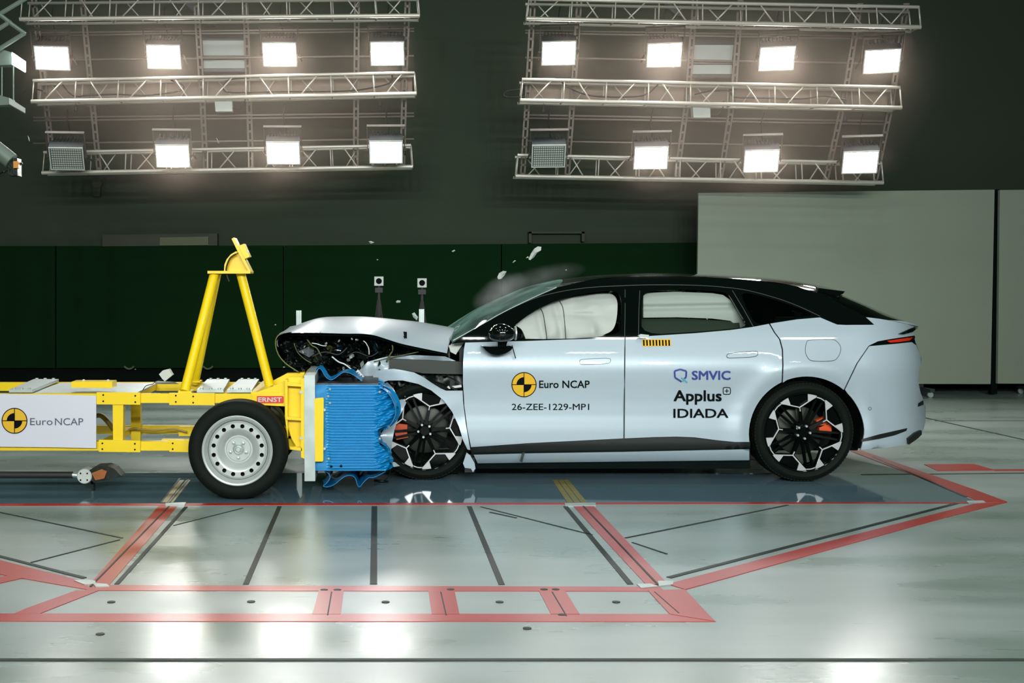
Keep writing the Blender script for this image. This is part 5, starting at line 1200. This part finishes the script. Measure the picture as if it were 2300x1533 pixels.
flake([(1014, 564), (1020, 561), (1023, 562), (1018, 566)], 8.9, 'small white flake above the right tripod, left of the long splinter')
flake([(1151, 589), (1156, 584), (1159, 585), (1153, 590)], 8.9, 'small white flake between the rounded flake and the long splinter')
flake(sp(848, 583, 1.6), 8.9, 'tiny white speck just above the left tripod target')
flake([(485, 309), (488, 311), (493, 322), (489, 321)], 9.2, 'thin white sliver in front of the left lamp bank')
flake([(62, 304), (65, 308), (67, 318), (64, 315)], 9.2, 'thin pale sliver below the rig at the left edge')
flake(sp(619, 729, 1.8), 8.6, 'tiny white speck in the air left of the raised bonnet')
flake(sp(638, 824, 2), 8.5, 'tiny white speck above the trolley front bracket')
flake(sp(662, 831, 1.8), 8.5, 'tiny white speck touching the bracket top, right of its neighbour')
flake(sp(304, 829, 1.3), 8.5, 'tiny pale speck right of the left cladding hook')
flake(sp(1272, 606, 1.6), 8.8, 'tiny white speck just above the roof front edge')
flake([(925, 704), (931, 701), (939, 712), (936, 719), (928, 712)], 8.7, 'crumpled bright scrap left of the right aluminium post', m=M_zinc)
t = thing('white_block', 'small white square block flying above the trolley beam, with a thin wire', 'block', at(373, 843, 8.2))
bm = NB(); pprism(bm, [(357, 840), (365, 832), (379, 829), (383, 836), (387, 842), (370, 856), (364, 850)], 8.2, 8.27); obj('block_body', bm, M_panelwhite, t, bevel=.004)
bm = NB(); tube(bm, [at(x, y, 8.25) for x, y in catmull([(366, 852), (350, 856), (343, 862), (328, 866), (320, 877)], 4)], .003, 6); obj('thin_wire', bm, M_cable, t, smooth=True)
flake([(346, 858), (352, 855), (392, 857), (402, 862), (350, 862)], 8.5, 'flat pale plate piece on the yellow beam under the white block', name='pale_scrap', g=None) 
# ================================================================== SMOKE
def smoke(name, c, rad, dens, lab, rot=(0, 0, 0)):
    bm = NB(); bmesh.ops.create_icosphere(bm, subdivisions=3, radius=1)
    for v in bm.verts: v.co = Vector((v.co.x * rad[0], v.co.y * rad[1], v.co.z * rad[2])) * (1 + .15 * noise.noise(v.co * 2))
    m = bpy.data.materials.new('smoke_volume'); m.use_nodes = True; nt = m.node_tree; N = nt.nodes; L = nt.links; N.clear()
    out = N.new('ShaderNodeOutputMaterial'); v_ = N.new('ShaderNodeVolumeScatter'); v_.inputs['Color'].default_value = (.92, .97, .97, 1); tc = N.new('ShaderNodeTexCoord')
    n = N.new('ShaderNodeTexNoise'); n.inputs['Scale'].default_value = 4; n.inputs['Detail'].default_value = 3; L.new(tc.outputs['Object'], n.inputs['Vector'])
    mr = N.new('ShaderNodeMapRange'); mr.inputs['From Min'].default_value = .34; mr.inputs['From Max'].default_value = .75; mr.inputs['To Max'].default_value = dens; L.new(n.outputs['Fac'], mr.inputs['Value'])
    # fade towards the rim of the puff
    mp = N.new('ShaderNodeMapping'); mp.inputs['Scale'].default_value = tuple(1 / r for r in rad); L.new(tc.outputs['Object'], mp.inputs['Vector'])
    ln = N.new('ShaderNodeVectorMath'); ln.operation = 'LENGTH'; L.new(mp.outputs[0], ln.inputs[0])
    m2 = N.new('ShaderNodeMapRange'); m2.inputs['From Min'].default_value = 1.0; m2.inputs['From Max'].default_value = .2; L.new(ln.outputs['Value'], m2.inputs['Value'])
    mu = N.new('ShaderNodeMath'); mu.operation = 'MULTIPLY'; L.new(mr.outputs['Result'], mu.inputs[0]); L.new(m2.outputs['Result'], mu.inputs[1]); L.new(mu.outputs[0], v_.inputs['Density']); L.new(v_.outputs[0], out.inputs['Volume'])
    me = bpy.data.meshes.new(name); bm.to_mesh(me); bm.free(); o = link(name, me, m); o.location = c; o.rotation_euler = rot; tag(o, lab, 'smoke'); o['kind'] = 'stuff'; return o
smoke('smoke_puff', at(1125, 655, 9.2), (.26, .28, .13), 2.2, 'thin grey smoke rising over the windscreen', (0, R(-28), 0))
smoke('smoke_puff', at(1215, 622, 9.3), (.38, .28, .10), .7, 'faint smoke drifting above the front edge of the roof', (0, R(-12), 0))
